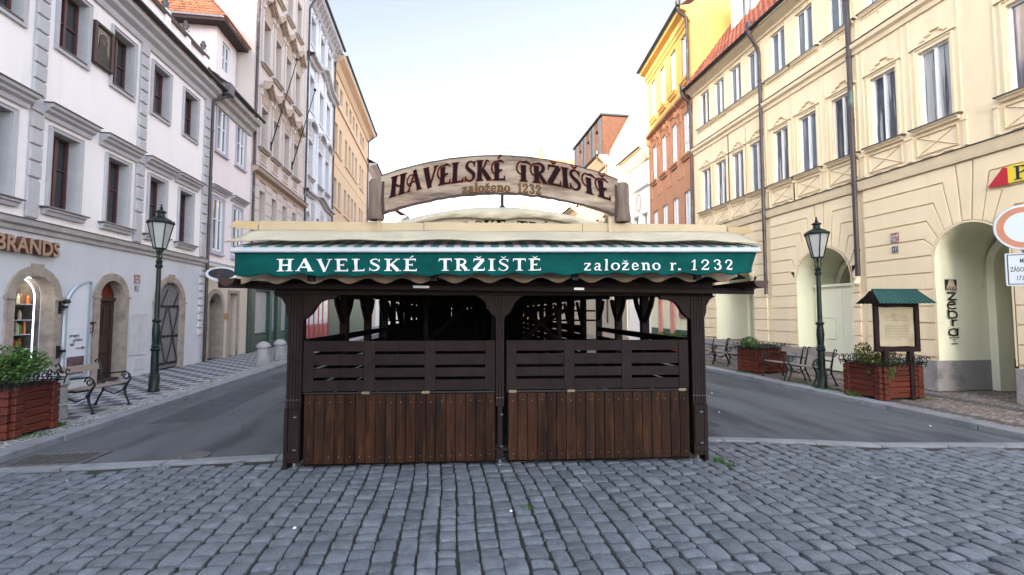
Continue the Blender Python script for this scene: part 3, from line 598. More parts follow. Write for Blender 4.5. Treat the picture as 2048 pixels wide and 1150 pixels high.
mb = MB(); mb.tube([T(12.5, 1.0, -.18), T(12.5, 1.0, -.12), T(12.58, 1.0, -.12)], .012); put('handle', mb, M['iron'], d)
# gate of two plank leaves with crossed iron braces
gm_ = MB(); br = MB(); c = 15.17
for s in (-1, 1):
    a, b = (c-.61, c-.005) if s < 0 else (c+.005, c+.61)
    for i in range(5):
        u0 = a+(b-a)*i/5+.004; u1 = a+(b-a)*(i+1)/5-.004
        f = lambda u: 2.0+math.sqrt(max(.61**2-(u-c)**2, 0))
        gm_.prism([(u0, .04), (u1, .04), (u1, f(u1)), ((u0+u1)/2, f((u0+u1)/2)), (u0, f(u0))], -.08, -.04, T)
    for z in (.14, .95, 1.85): br.box(a+.02, b-.02, z, z+.07, -.04, -.025, T)
    for p, q in (((a+.04, .22), ((a+b)/2, .95)), ((b-.04, .22), ((a+b)/2, .95)), ((a+.04, 1.85), ((a+b)/2, 1.02)), ((b-.04, 1.85), ((a+b)/2, 1.02)), (((a+b)/2, 1.92), (b-.02, 2.4))): br.ribbon([p, q], .05, .05, -.025, T, .006)
g = put('gate', gm_, M['gate'], t); put('iron_brace', br, M['iron'], g)
mb = MB(); mb.box(14.55, 15.79, 0, 2.62, -.16, -.13, T); put('gate_backing', mb, M['interior'], g)
mb = MB(); mb.box(13.50, 13.79, .60, 1.63, .02, .045, T); mb.box(13.81, 14.08, .60, 1.63, .02, .04, T); mb.box(13.46, 14.12, .56, .60, .02, .05, T); mb.box(13.46, 14.12, 1.63, 1.67, .02, .05, T); mb.box(13.46, 13.5, .6, 1.63, .02, .05, T); mb.box(14.08, 14.12, .6, 1.63, .02, .05, T); mb.box(13.65, 14.0, .15, .46, .03, .05, T)
put('meter_cabinet', mb, mat('grey_cabinet_paint', (.47, .46, .48), rough=.6, var=.1, sc=4), t)
mb = MB(); mb.box(11.1, 12.1, 0, .42, .02, .04, T); mb.box(13.3, 14.35, 0, .5, .02, .035, T); mb.box(15.98, 17.0, 0, .7, .02, .035, T); put('plinth', mb, M['greyplaster'], t)
pipe(t, T, 17.12, 9.0, 0.02, n=.11, gut=(.2, 9.62, .46))
mb = MB(); mb.box(17.2, 17.55, 9.5, 9.95, .3, .62, T); put('rainwater_head', mb, M['tar'], t, bevel=.03)
L1T, L1 = T, t
mb = MB(); wall(mb, T, -2, 14.5, 0, 18.6, [], n=-9.3); shell(mb, T, -2, 14.5, 18.6, 5, n=-9.3); mb.box(-2, 14.5, 18.6, 18.7, -14.3, -9.2, T); put('added_shade_block', mb, M['white'], t)  # unseen block added to keep the dormer and next side wall in shade
# things fixed to the white house
def wallthing(name, label, cat, T, u, v, n, left=True, group=None):
    W_ = Vector((LX if left else 10.6, 0, 0)); x = LX+n if left else 10.6-n
    return thing(name, label, cat, (x, u, v), R(90) if left else R(-90), group)
k = wallthing('icon_plaque', 'framed dark portrait icon hanging between two upper windows of the white townhouse', 'plaque', T, 11.98, 7.55, .02)
mb = MB(); rect_ring(mb, .46, .86, .08, 0, .09, z0=.09); put('frame', mb, M['darkwood'], k, bevel=.015)
mb = MB(); mb.box(-.23, .23, .09, .95, 0, .03, T0); put('picture_ground', mb, mat('tarnished_picture', (.20, .16, .13), rough=.5, var=.4, sc=5), k)
mb = MB(); mb.prism([(-.2, .1), (.2, .1), (.18, .3), (.13, .42), (.12, .55), (.14, .68), (.09, .80), (0, .84), (-.09, .8), (-.14, .68), (-.12, .55), (-.15, .42), (-.2, .3)], .03, .045, T0); put('veiled_figure', mb, mat('veil_paint', (.03, .025, .025), rough=.6, var=.5, sc=9), k)
mb = MB(); mb.prism(arcp(0, .65, .055, .085, 0, 360, 14)[:-1], .045, .05, T0); put('face_patch', mb, mat('dim_flesh_paint', (.10, .065, .045), rough=.6, var=.5, sc=20), k)
mb = MB(); ring(mb, 0, .15, .66, .55, .015, .03, .036, T0, key=0, rise=.17); put('halo', mb, mat('pale_gilt', (.36, .29, .2)), k)
k = wallthing('shop_sign', 'raised brown metal letters fixed above the lit arched shop window', 'sign', T, 10.0, 2.87, .03)
me = text_mesh('BRANDS', .42, [M['brass']], ext=.05, bold=.012, space=1.04, align='RIGHT', sx=.86); o = link('letters', me, k, (.93, -.08, 0))
me.materials.append(M['brassside'])
for p in me.polygons: p.material_index = 0 if p.normal.y < -.9 else 1
def plate(label, T, u, v, w, h, m, lines, left=True):
    k = wallthing('house_number_plate', label, 'number plate', T, u, v, .025, left)
    mb = MB(); mb.box(-w/2, w/2, 0, h, 0, .015, T0); put('enamel_plate', mb, m, k, bevel=.004)
    mb = MB(); rect_ring(mb, w-.03, h-.03, .008, .015, .017, z0=.015); put('white_rim', mb, M['whitepaint'], k)
    for s, sz, z in lines: link('numerals', text_mesh(s, sz, M['whitepaint'], ext=.001, bold=.002), k, (0, -.018, z))
plate('red enamel house number plate 514 left of the lamp post', T, 13.64, 2.47, .24, .25, M['platered'], [('514', .12, .12), ('STARÉ MĚSTO', .026, .07), ('PRAHA 1', .026, .035)])
plate('small blue enamel number plate 20 below the red plate 514', T, 13.64, 2.28, .16, .14, M['plateblue'], [('20', .10, .035)])
k = wallthing('menu_frame', 'small black framed notice left of the dark arched door', 'notice', T, 12.04, 1.24, .03)
mb = MB(); rect_ring(mb, .13, .16, .02, 0, .03, z0=.02); put('frame', mb, M['iron'], k); mb = MB(); mb.box(-.065, .065, .02, .18, 0, .01, T0); put('notice_sheet', mb, M['whitepaint'], k); mb = MB(); mb.box(-.03, .04, .05, .12, .01, .013, T0); put('red_picture', mb, M['bandred'], k); mb = MB(); mb.box(-.1, .1, .21, .235, 0, .07, T0); put('notice_lamp', mb, M['iron'], k)
k = wallthing('arched_shutter_leaf', 'pale half arched door leaf with small lettering and arrow standing open beside the shop window', 'shutter', T, 11.55, .3, .05)
P_ = [(-.31, 0), (.33, 0), (.36, 2.1)]+[(.36-.67*math.sin(R(a)), 1.40+.70*math.cos(R(a))) for a in range(10, 91, 10)]
mb = MB(); mb.prism(P_, 0, .05, T0); put('leaf_board', mb, M['leafwhite'], k)
mb = MB(); q = [(x*.985, y) for x, y in P_]
for a, b in zip(q, q[1:]+q[:1]): mb.ribbon([a, b], .06, .06, .055, T0, .012)
put('leaf_rim', mb, mat('leaf_rim_paint', (.28, .34, .42), rough=.5), k)
for s, x, z, sz in (('prague', -.18, .86, .10), ('golden', -.08, .76, .10), ('age', -.16, .67, .10)): link('lettering', text_mesh(s, sz, M['plateblue'], ext=.001, align='LEFT'), k, (x, -.056, z))
mb = MB(); mb.ribbon([(0, .60), (.2, .60)], .025, .025, .052, T0); mb.prism([(.18, .56), (.28, .60), (.18, .64)], .052, .058, T0); put('arrow', mb, mat('brown_arrow_paint', (.13, .07, .03)), k)
mb = MB(); mb.box(-.22, .26, .03, .42, .05, .054, T0); put('picture_panel', mb, mat('dusky_shop_picture', (.10, .06, .07), rough=.4, var=.6, sc=6, c2=(.6, .35, .4), c2s=4, lo=.62, hi=.7), k)
for z in (.55, 1.5):
    mb = MB(); mb.box(-.42, -.31, z, z+.05, 0, .09, T0); mb.box(-.46, -.42, z-.12, z+.14, 0, .06, T0); put('hinge', mb, M['iron'], k)
k = wallthing('wall_camera', 'small dark round camera on the wall beside the shop arch', 'camera', T, 11.28, 1.94, .03)
mb = MB(); mb.lathe([(.05, 0), (.055, .03), (.045, .09), (.02, .12)], seg=12); o = put('camera_dome', mb, M['black'], k, smooth=True); o.rotation_euler = (R(90), 0, 0)
# ---- pink townhouse
t, T = building('townhouse', 'narrow pink white townhouse with lilac window frames right beside the white townhouse', LX, 1, 19)
U2 = [(18.02, 19.62), (17.93, 19.52)]
ops = [(c-.36, c+.36, 7.66, 9.22, .1) for c in U2[0]]+[(c-.36, c+.36, 3.95, 5.85, .1) for c in U2[1]]+[(17.45, 18.5, 0, 2.42, .5, .52), (19.05, 19.75, 0, 2.45, .5)]
mb = MB(); wall(mb, T, 17.15, 20.7, 3.45, 10, [o for o in ops if o[2] > 1]); shell(mb, T, 17.15, 20.7, 10, 9); put('upper_wall', mb, M['pink'], t)
mb = MB(); wall(mb, T, 17.15, 20.7, 0, 3.45, [o for o in ops if o[2] < 1], n=.01); put('ground_floor_wall', mb, M['stonebeige'], t)
lil = M['lilac'] = mat('lilac_grey_trim', (.40, .39, .48), rough=.7, var=.06)
for c in U2[0]: win(t, T, c, 7.66, .72, 1.56, 'l2u', rec=.05, pane='pane_sky', mull=(0,), trans=(.55,), fw=.055, trim=(.10, .035, 'lilac'), sill=(.14, -.1, .06, .1, ('lilac', 'lilac'), 0))
for c in U2[1]: win(t, T, c, 3.95, .72, 1.90, 'l2l', rec=.05, pane='pane_pale', mull=(0,), trans=(.6,), fw=.055, trim=(.10, .035, 'lilac'), sill=(.12, -.1, .06, .1, ('lilac', 'lilac'), 0), hood=(.30, 2.1, .2, .2, ('trim', 'tar')))
mb = MB(); mb.sweep([(0, 3.35), (.08, 3.35), (.1, 3.45), (.14, 3.5), (0, 3.55)], 17.2, 20.7, T); put('ledge', mb, M['whitepaint'], t)
mb = MB(); mb.sweep([(0, 9.2), (.07, 9.2), (.1, 9.38), (.24, 9.46), (.28, 9.6), (.42, 9.66), (.44, 9.8), (0, 9.8)], 17.15, 20.5, T); put('eaves_cornice', mb, M['ledge'], t)
gutter(t, T, 17.3, 20.6, 9.9, .52)
mb = MB(); tiles(mb, roofP(T, 17.15, 20.7, .48, 9.9, -3.8, 13.2), .2, .3, 18, 14); put('roof', mb, M['tar'], t)
mb = MB(); ring(mb, 17.97, .5, 1.9, 0, .16, -.35, .05, T, key=0); put('stone_surround', mb, M['sandstone'], t)
mb = MB(); mb.box(17.45, 18.5, 0, 2.4, -.55, -.5, T); mb.box(17.52, 18.42, .1, 1.9, -.5, -.46, T); dd = put('door', mb, M['oak'], t); mb = MB(); mb.box(17.6, 17.92, .55, 1.8, -.46, -.45, T); mb.box(18.02, 18.34, .55, 1.8, -.46, -.45, T); put('pane', mb, M['pane_dark'], dd)
mb = MB(); mb.box(19.05, 19.75, 0, 1.95, -.5, -.44, T); mb.box(19.05, 19.75, 1.95, 2.05, -.5, -.3, T); mb.box(19.05, 19.75, 2.05, 2.45, -.5, -.46, T); put('door', mb, M['darkwood'], t)
mb = MB(); rect_ring(mb, .7, 2.45, .12, 0, .06, T=lambda u, v, n: T(19.4+u, v, n)); put('door_surround', mb, M['sandstone'], t)
# wreath of dark foliage hanging in the arched doorway
mb = MB()
for k_ in range(240):
    a = R(rnd.uniform(60, 210)); rr = .40+rnd.uniform(-.05, .05); p = Vector(T(17.97-rr*math.cos(a)*-.9, 1.85+rr*math.sin(a)*1.1-.15, -.12+rnd.uniform(-.06, .06))); q = Vector((rnd.uniform(-1, 1), rnd.uniform(-1, 1), rnd.uniform(-1, 1)))*.035; mb.face(p-q, p+Vector((q.y, q.z, q.x)), p+q)
o = put('garland', mb, mat('dark_garland', (.02, .03, .04), var=.6, island=.6), recalc=False); o.parent = None
o.data.transform(Matrix.Translation((LX, 19, 0)) @ Matrix.Rotation(R(90), 4, 'Z')); tag(o, 'dark leafy garland round the arched door of the pink house', 'garland')
# dormer above the pink house
mb = MB(); a0, a1, zb, zt = 18.9, 20.62, 10.6, 13.0
wall(mb, T, a0, a1, zb, zt, [(19.42, 20.1, 11.55, 12.7, .12)], n=-.7); mb.face(T(a0, zb, -.7), T(a0, zt, -.7), T(a0, zt, -4), T(a0, zb, -4)); mb.face(T(a1, zb, -.7), T(a1, zt, -.7), T(a1, zt, -4), T(a1, zb, -4)); dm = put('dormer', mb, M['pink'], t)
mb = MB(); mb.box(19.42, 19.48, 11.55, 12.7, -.82, -.76, T); mb.box(20.04, 20.1, 11.55, 12.7, -.82, -.76, T); mb.box(19.73, 19.79, 11.55, 12.7, -.82, -.75, T); mb.box(19.48, 20.04, 11.55, 11.61, -.82, -.77, T); mb.box(19.48, 20.04, 12.64, 12.7, -.82, -.77, T); mb.box(19.48, 20.04, 12.1, 12.14, -.82, -.77, T); mb.m = 1; mb.box(19.4, 20.12, 11.5, 12.72, -.85, -.81, T); put('dormer_window', mb, [M['whiteframe'], M['pane_sky']], dm)
mb = MB(); mb.box(18.5, 21.0, 12.98, 13.12, -4, -.25, T); put('dormer_eave', mb, mat('dark_eave_boards', (.05, .03, .03)), dm)
mb = MB(); e = lambda a, b, h: T(18.42+b*1.0+(21.08-18.42-b*2)*a*(1 if b < 1 else 1), 13.12+1.9*b+h*.8, -.15-1.6*b+h*.5)
tiles(mb, e, .1, .1, 16, 11, .025); e2 = lambda a, b, h: T(18.42+1.3*b-h*.5, 13.12+1.9*b+h*.8, -.15-3.7*a-1.6*b*(1-a)); tiles(mb, e2, .1, .1, 24, 11, .025); put('dormer_roof', mb, M['tile2'], dm)
k = thing('hotel_sign', 'oval dark blue hotel sign with pale rim projecting from the pink house', 'sign', (-7.55, 17.0, 3.02), R(6))
mb = MB(); mb.prism(arcp(0, 0, .50, .25, 0, 360, 32)[:-1], -.05, .05, T0); put('sign_rim', mb, M['leafwhite'], k); mb = MB(); mb.prism(arcp(0, .02, .41, .18, 0, 360, 32)[:-1], .05, .06, T0); put('sign_face', mb, M['navy'], k)
mb = MB(); mb.ribbon([(-.14, -.08), (-.05, 0), (-.09, .08), (.0, .13), (.06, .05)], .05, .02, .06, T0); put('gilt_emblem', mb, M['gold'], k); link('lettering', text_mesh('HOTEL', .085, M['plateblue'], ext=.001, space=1.3), k, (0, -.055, -.235)); mb = MB(); mb.tube([T0(-.5, .1, 0), T0(-.75, .1, 0)], .02); put('bracket', mb, M['iron'], k)
k = wallthing('brass_plaque', 'small brass plaque between the two doors of the pink house', 'plaque', T, 18.78, 1.45, .02); mb = MB(); mb.box(-.1, .1, 0, .22, 0, .02, T0); put('plaque_face', mb, mat('brass_face', (.42, .22, .05), metal=.5, rough=.4), k)
# ---- tall ochre-hooded stucco house
t, T = building('apartment_house', 'tall beige apartment house with ornate ochre window hoods and green shopfront', LX, 1, 24.3)
C3 = [21.92, 23.4, 24.88, 26.4]; ops = []
for c in C3: ops += [(c-.4, c+.4, 13.02, 15.05, .3), (c-.4, c+.4, 9.16, 11.0, .3), (c-.35, c+.35, 4.9, 7.2, .35), (c-.38, c+.38, 17.2, 19.1, .3)]
mb = MB(); wall(mb, T, 20.7, 27.95, 3.3, 21.5, ops); shell(mb, T, 20.7, 27.95, 21.5, 9); put('upper_wall', mb, M['beige'], t)
def ped3(big):
    def f(w, h):
        mb = MB(); stucco(mb, -w/2-.14, w/2+.14, h+.16, h+.92, T0, .03, .10, .06, seed=3.); a = ('relief', mb.mesh('relief', M['beige_dark'], True))
        mb = MB(); P_ = [(-w/2-.24, h+.72), (-w/2-.05, h+.80), (-w*.25, h+1.0), (-.12, h+1.16), (0, h+1.2), (.12, h+1.16), (w*.25, h+1.0), (w/2+.05, h+.80), (w/2+.24, h+.72)]
        Q = [(x, y+.17) for x, y in P_]; k = len(P_)
        for n0, n1, d in ((0, .34, 0), (0, .2, -.1)):
            A = [(x, y+d) for x, y in P_]; B = [(x, y+d+(.17 if d == 0 else .1)) for x, y in P_]
            v = [T0(*p, n0) for p in A]+[T0(*p, n0) for p in B]+[T0(*p, n1) for p in A]+[T0(*p, n1) for p in B]; fs = []
            for i in range(k-1): fs += [(2*k+i, 2*k+i+1, 3*k+i+1, 3*k+i), (k+i, k+i+1, 3*k+i+1, 3*k+i), (i, i+1, 2*k+i+1, 2*k+i)]
            fs += [(0, 2*k, 3*k, k), (k-1, 3*k-1, 4*k-1, 2*k-1)]; mb.raw(v, fs)
        b = ('hood', mb.mesh('hood', M['beige_dark']))
        mb = MB()
        for s in (-1, 1): mb.box(s*(w/2+.17)-.055, s*(w/2+.17)+.055, -.05, h+.62, 0, .09, T0); mb.box(s*(w/2+.17)-.075, s*(w/2+.17)+.075, h+.45, h+.72, 0, .16, T0)
        return [a, b, ('pilaster', mb.mesh('pilaster', M['beige']))]
    return f
M['beigetrim'] = mat('pale_beige_trim', (.58, .50, .47), rough=.85, var=.08, sc=4)
for c in C3:
    win(t, T, c, 13.02, .8, 2.03, 'l3c', rec=.26, frame='tanframe', pane='pane_sky', trans=(.68,), trim=(.09, .06, 'beigetrim'), sill=(.16, 0, .08, .2, ('ledge', 'beige_dark'), .1), extra=ped3(1))
    win(t, T, c, 9.16, .8, 1.84, 'l3b', rec=.26, frame='tanframe', pane='pane_sky', trans=(.68,), trim=(.09, .06, 'beigetrim'), sill=(.16, 0, .08, .2, ('ledge', 'beige_dark'), .1), extra=ped3(1))
    win(t, T, c, 4.9, .7, 2.3, 'l3a', rec=.3, frame='tanframe', pane='pane_sky', trans=(.5,))
    win(t, T, c, 17.2, .76, 1.9, 'l3d', rec=.26, frame='tanframe', pane='pane_sky', trans=(.68,), trim=(.09, .05, 'beigetrim'), sill=(.16, 0, .08, .2, ('ledge', 'beige_dark'), .1))
    mb = MB(); rect_ring(mb, .74, .34, .06, 0, .05, T=lambda u, v, n: T(c+u, v, n), z0=8.5); mb.box(c-.31, c+.31, 8.53, 8.81, 0, .02, T); put('apron_panel', mb, M['beigetrim'], t)
    mb = MB(); stucco(mb, c-.3, c+.3, 8.54, 8.8, T, .02, .05, .05, seed=c); put('apron_relief', mb, M['beige_dark'], t, smooth=True)
mb = MB()
for z in [3.4+.56*i for i in range(8)]:
    us = [20.72]+[x for c in C3 for x in (c-.36, c+.36)]+[27.93]
    for a, b in zip(us[::2], us[1::2]): mb.box(a, b, z, z+.535, 0, .05, T)
for a, b, c, d in ((20.73, 21.27, 8.4, 21.2), (27.31, 27.92, 8.4, 21.2)): mb.box(a, b, c, d, -.01, .012, T)
us = [20.72]+[x for c in C3 for x in (c-.36, c+.36)]+[27.93]
for a, b in zip(us[::2], us[1::2]): mb.box(a+.01, b-.01, 3.4, 7.55, -.01, .015, T)
z = 8.4
while z < 21: mb.box(20.72, 21.28, z, z+.285, 0, .03, T); mb.box(27.3, 27.93, z, z+.285, 0, .03, T); z += .3
put('rustication', mb, M['beige'], t, bevel=.012)
mb = MB(); mb.sweep([(0, 7.6), (.05, 7.6), (.08, 7.78), (.28, 7.86), (.32, 8.0), (0, 8.08)], 20.7, 27.95, T); put('string_cornice', mb, M['beige_dark'], t)
mb = MB(); mb.sweep([(0, 8.085), (.34, 8.005), (.35, 8.03), (0, 8.11)], 20.7, 27.95, T); put('cornice_flashing', mb, M['tar'], t)
pipe(t, T, 20.78, 21, .02, n=.1, r=.055)
# green shopfront
mb = MB(); mb.box(20.7, 27.95, 2.7, 3.3, -.3, .08, T); mb.box(20.7, 27.95, 0, .06, -.3, .03, T)
SP = [20.72, 21.42, 23.0, 23.5, 23.95, 24.5, 25.3, 26.0, 26.5, 27.0, 27.9]
for i, u in enumerate((20.72, 23.05, 24.05, 25.7, 26.9)):
    wd = (.62, .3, .55, .3, .3)[i]; mb.box(u, u+wd, .06, 2.7, -.3, .10, T)
sf = put('shopfront', mb, M['shopgreen'], t)
mb = MB()
for a, b in ((21.34, 23.05), (23.35, 24.05), (24.6, 25.7), (26.0, 26.9), (27.2, 27.95)):
    z = .78
    while z < 2.7: mb.box(a, b, z, z+.038, -.10, -.07, T); z += .042
put('roller_shutter', mb, M['shutter'], sf)
mb = MB()
for a, b in ((21.34, 23.05), (23.35, 24.05), (24.6, 25.7), (26.0, 26.9), (27.2, 27.95)):
    mb.box(a, b, .06, .78, -.2, .0, T); mb.box(a+.08, b-.08, .12, .4, 0, .03, T); mb.box(a+.08, b-.08, .46, .7, 0, .03, T); mb.box(a, b, .74, .78, -.1, .05, T)
put('stall_riser', mb, M['shopgreen'], sf, bevel=.008)
# ---- blue white stucco house with red shopfront
t, T = building('apartment_house', 'tall blue white apartment house with wavy cornice and crimson shopfront', LX, 1, 31.3)
C4 = [29.1, 31.3, 33.1]; ops = []
for c in C4: ops += [(c-.5, c+.5, 18.35, 20.0, .3), (c-.5, c+.5, 14.2, 16.25, .3), (c-.5, c+.5, 10.0, 12.25, .3), (c-.45, c+.45, 5.6, 7.9, .35, .45)]
mb = MB(); wall(mb, T, 27.95, 34.7, 3.4, 21.6, ops); shell(mb, T, 27.95, 34.7, 21.6, 9); put('upper_wall', mb, M['bluewhite'], t)
def ped4(w, h):
    mb = MB(); stucco(mb, -w/2-.2, w/2+.2, h+.12, h+1.0, T0, .03, .12, .07, seed=8.); a = ('relief', mb.mesh('relief', M['bw_dark'], True)); mb = MB()
    P_ = arcp(0, h+.75, w/2+.25, .42, 180, 0, 10); k = len(P_); A = P_; B = [(x, y+.14) for x, y in P_]
    v = [T0(*p, 0) for p in A]+[T0(*p, 0) for p in B]+[T0(*p, .3) for p in A]+[T0(*p, .3) for p in B]; fs = []
    for i in range(k-1): fs += [(2*k+i, 2*k+i+1, 3*k+i+1, 3*k+i), (k+i, k+i+1, 3*k+i+1, 3*k+i), (i, i+1, 2*k+i+1, 2*k+i)]
    mb.raw(v, fs); return [a, ('hood', mb.mesh('hood', M['bw_dark']))]
for c in C4:
    win(t, T, c, 18.35, 1.0, 1.65, 'l4d', rec=.24, frame='tanframe', pane='pane_sky', trans=(.65,), trim=(.12, .07, 'bluewhite'))
    win(t, T, c, 14.2, 1.0, 2.05, 'l4c', rec=.24, frame='tanframe', pane='pane_sky', trans=(.65,), trim=(.12, .07, 'bluewhite'), extra=ped4 if c == 31.3 else None)
    win(t, T, c, 10.0, 1.0, 2.25, 'l4b', rec=.24, frame='tanframe', pane='pane_sky', trans=(.65,), trim=(.12, .07, 'bluewhite'), sill=(.2, 0, .08, .22, ('ledge', 'bw_dark'), .1), extra=ped4)
    win(t, T, c, 5.6, .9, 2.3, 'l4a', rec=.3, frame='tanframe', pane='pane_sky', trans=(.65,), sill=(.1, 0, .08, .15, ('ledge', 'bw_dark'), 0))
    mb = MB(); stucco(mb, c-.55, c+.55, 9.2, 9.85, T, .02, .09, .07, seed=c); put('apron_relief', mb, M['bw_dark'], t, smooth=True)
    mb = MB(); stucco(mb, c+.6, c+1.3, 5.4, 8.6, T, .02, .10, .08, seed=c+4); put('relief_panel', mb, M['bw_dark'], t, smooth=True)
    mb = MB(); mb.box(c-.85, c-.68, 9.2, 21, 0, .1, T); mb.box(c+.68, c+.85, 9.2, 21, 0, .1, T); put('pilaster', mb, M['bluewhite'], t)
def wavy(zf, u0, u1, n, m, hh=.3):
    mb = MB(); prev = None
    for i in range(31):
        u = u0+(u1-u0)*i/30; z = zf((u-u0)/(u1-u0)); r = [T(u, z, 0), T(u, z, n*.4), T(u, z+hh*.4, n*.55), T(u, z+hh*.55, n), T(u, z+hh, n), T(u, z+hh*1.1, 0)]
        if prev: mb.raw(prev+r, [(k, k+1, 7+k, 6+k) for k in range(5)])
        prev = r
    return put('wavy_cornice', mb, m, t)
bump_ = lambda x: math.exp(-((x-.5)/.16)**2)
wavy(lambda x: 16.95+.75*bump_(x), 27.95, 34.7, .5, M['bw_dark'], .36); wavy(lambda x: 8.75+.35*bump_(x), 27.95, 34.7, .35, M['bw_dark'], .28)
mb = MB(); mb.sweep([(0, 20.7), (.1, 20.7), (.2, 21.0), (.55, 21.2), (.6, 21.4), (0, 21.6)], 27.95, 34.9, T); put('eaves_cornice', mb, M['bw_dark'], t); gutter(t, T, 28, 35, 21.5, .7, .1)
mb = MB()
for u in [28.3+.55*i for i in range(12)]: mb.tube([T(u, 20.2, .05), T(u, 20.5, .35), T(u, 20.85, .45), T(u, 21.1, .65)], .035, 5)
put('cornice_console', mb, M['bw_dark'], t)
mb = MB(); mb.box(28, 34.7, 21.6, 24, -3, -1.2, T); put('attic', mb, M['bluewhite'], t)
pipe(t, T, 28.02, 20.0, .02, n=.12, r=.06, gut=(.3, 21.3, .65)); pipe(t, T, 34.6, 20.4, 6, n=.12, r=.06)
mb = MB(); mb.box(27.95, 34.7, 2.75, 3.4, -.3, .1, T); mb.box(27.95, 34.7, 0, .1, -.3, .04, T)
for u in (28.0, 29.62, 30.72, 31.82, 32.92, 34.4): mb.box(u, u+.16, .1, 2.75, -.3, .045, T)
sf = put('shopfront', mb, M['shopred'], t)
mb = MB()
for a, b in ((28.3, 29.6), (29.9, 30.7), (31.0, 31.8), (32.1, 32.9), (33.2, 34.3)): mb.box(a-.1, b+.02, .1, .95, -.15, .02, T); mb.box(a+.05, b-.05, .2, .85, .02, .04, T)
put('stall_riser', mb, M['shopred'], sf, bevel=.01)
mb = MB()
for a, b in ((28.3, 29.6), (29.9, 30.7), (31.0, 31.8), (32.1, 32.9), (33.2, 34.3)): mb.box(a-.14, b+.1, .95, 2.75, -.03, .01, T)
put('display_pane', mb, M['pane_white'], sf)
# ---- apricot house
t, T = building('office_house', 'plain apricot office house with narrow windows beyond the blue white house', LX, 1, 42.4)
C5 = [35.85, 37.3, 39.45, 40.95, 42.4, 43.9, 46.15, 47.4]; ops = []; rows = ((18.3, 1.2), (14.1, 2.1), (9.9, 2.05), (5.7, 2.05))
for c in C5:
    for z, h in rows: ops.append((c-.42, c+.42, z, z+h, .25))
mb = MB(); wall(mb, T, 34.7, 50, 3.4, 21, ops); wall(mb, T, 34.7, 50, 0, 3.4, []); shell(mb, T, 34.7, 50, 21, 10); put('wall', mb, M['orange'], t)
for c in C5:
    for z, h in rows: win(t, T, c, z, .84, h, 'l5%d' % int(z), rec=.16, frame='tanframe', pane='pane_pale')
mb = MB()
for a, b in ((35.3, 37.85), (38.9, 44.5), (45.6, 47.95)):
    for z in (13.85, 9.65): mb.box(a, b, z, z+.12, 0, .1, T)
put('window_sill', mb, M['orange'], t)
mb = MB(); mb.box(34.7, 50, 17.55, 17.75, 0, .12, T); mb.box(34.7, 50, 12.9, 12.96, 0, .03, T); put('string_course', mb, M['orange'], t)
mb = MB(); mb.sweep([(0, 20.1), (.08, 20.1), (.3, 20.5), (.7, 20.75), (.75, 21), (0, 21.05)], 34.7, 50.3, T); put('eaves_cornice', mb, M['orange'], t); gutter(t, T, 34.8, 50.6, 21.1, .85, .1)
pipe(t, T, 49.9, 19.9, 1, n=.12, r=.06, gut=(.5, 21, .85))
mb = MB(); P = roofP(T, 34.7, 50.3, .7, 21.05, -5, 24); mb.face(P(0, 0, 0), P(1, 0, 0), P(1, 1, 0), P(0, 1, 0)); put('roof', mb, M['zinc'], t)
mb = MB(); mb.box(34.72, 50, 0, 3.2, 0, .04, T); put('shopfront', mb, M['shopgreen'], t)
# ---- two further houses
def simple(name, label, x, s, u0, u1, h, m, cols, rows, w, hh, frame='whiteframe', pane='pane_pale', cor=.4, rm='tile', rz=3, depth=9, st='s', key=None):
    t, T = building(name, label, x, s, (u0+u1)/2); ops = []
    for c in cols:
        for z in rows: ops.append((c-w/2, c+w/2, z, z+hh, .2))
    mb = MB(); wall(mb, T, u0, u1, 0, h, ops); shell(mb, T, u0, u1, h, depth); gable(mb, T, u0, u1, h, depth, h+rz); put('wall', mb, M[m], t)
    for c in cols:
        for z in rows: win(t, T, c, z, w, hh, st+name+str(u0), rec=.14, frame=frame, pane=pane, trans=(.6,), trim=(.1, .05, m))
    mb = MB(); mb.sweep([(0, h-.5), (.06, h-.5), (cor*.5, h-.25), (cor, h-.1), (cor, h+.02), (0, h+.05)], u0, u1, T); put('eaves_cornice', mb, M[m], t)
    gutter(t, T, u0, u1, h+.06, cor+.08, .09)
    mb = MB(); tiles(mb, roofP(T, u0, u1, cor, h+.05, -depth/2, h+rz), .3, .4, int((u1-u0)/.32), 14); P = roofP(T, u0, u1, -depth, h, -depth/2, h+rz); mb.face(P(0, 0, 0), P(1, 0, 0), P(1, 1, 0), P(0, 1, 0)); put('roof', mb, M[rm], t)
    return t, T
simple('townhouse', 'lower grey white house with dark eaves just behind the left end of the scroll sign', LX, 1, 50.1, 58, 17.8, 'beige', [51.5, 53.5, 55.5], [13, 9.5, 6], 1, 1.9, rm='zinc', cor=.9, rz=3)
simple('townhouse', 'far pale house at the end of the left row', LX, 1, 58, 66, 11.5, 'chalk', [60, 62, 64], [8, 4.5], 1, 1.8)
simple('townhouse', 'farthest pale house of the left row with dark cornice', LX+2.2, 1, 66, 92, 15.5, 'chalk', [68+2.2*i for i in range(11)], [12, 8.5, 5], 1, 1.9, cor=.8)
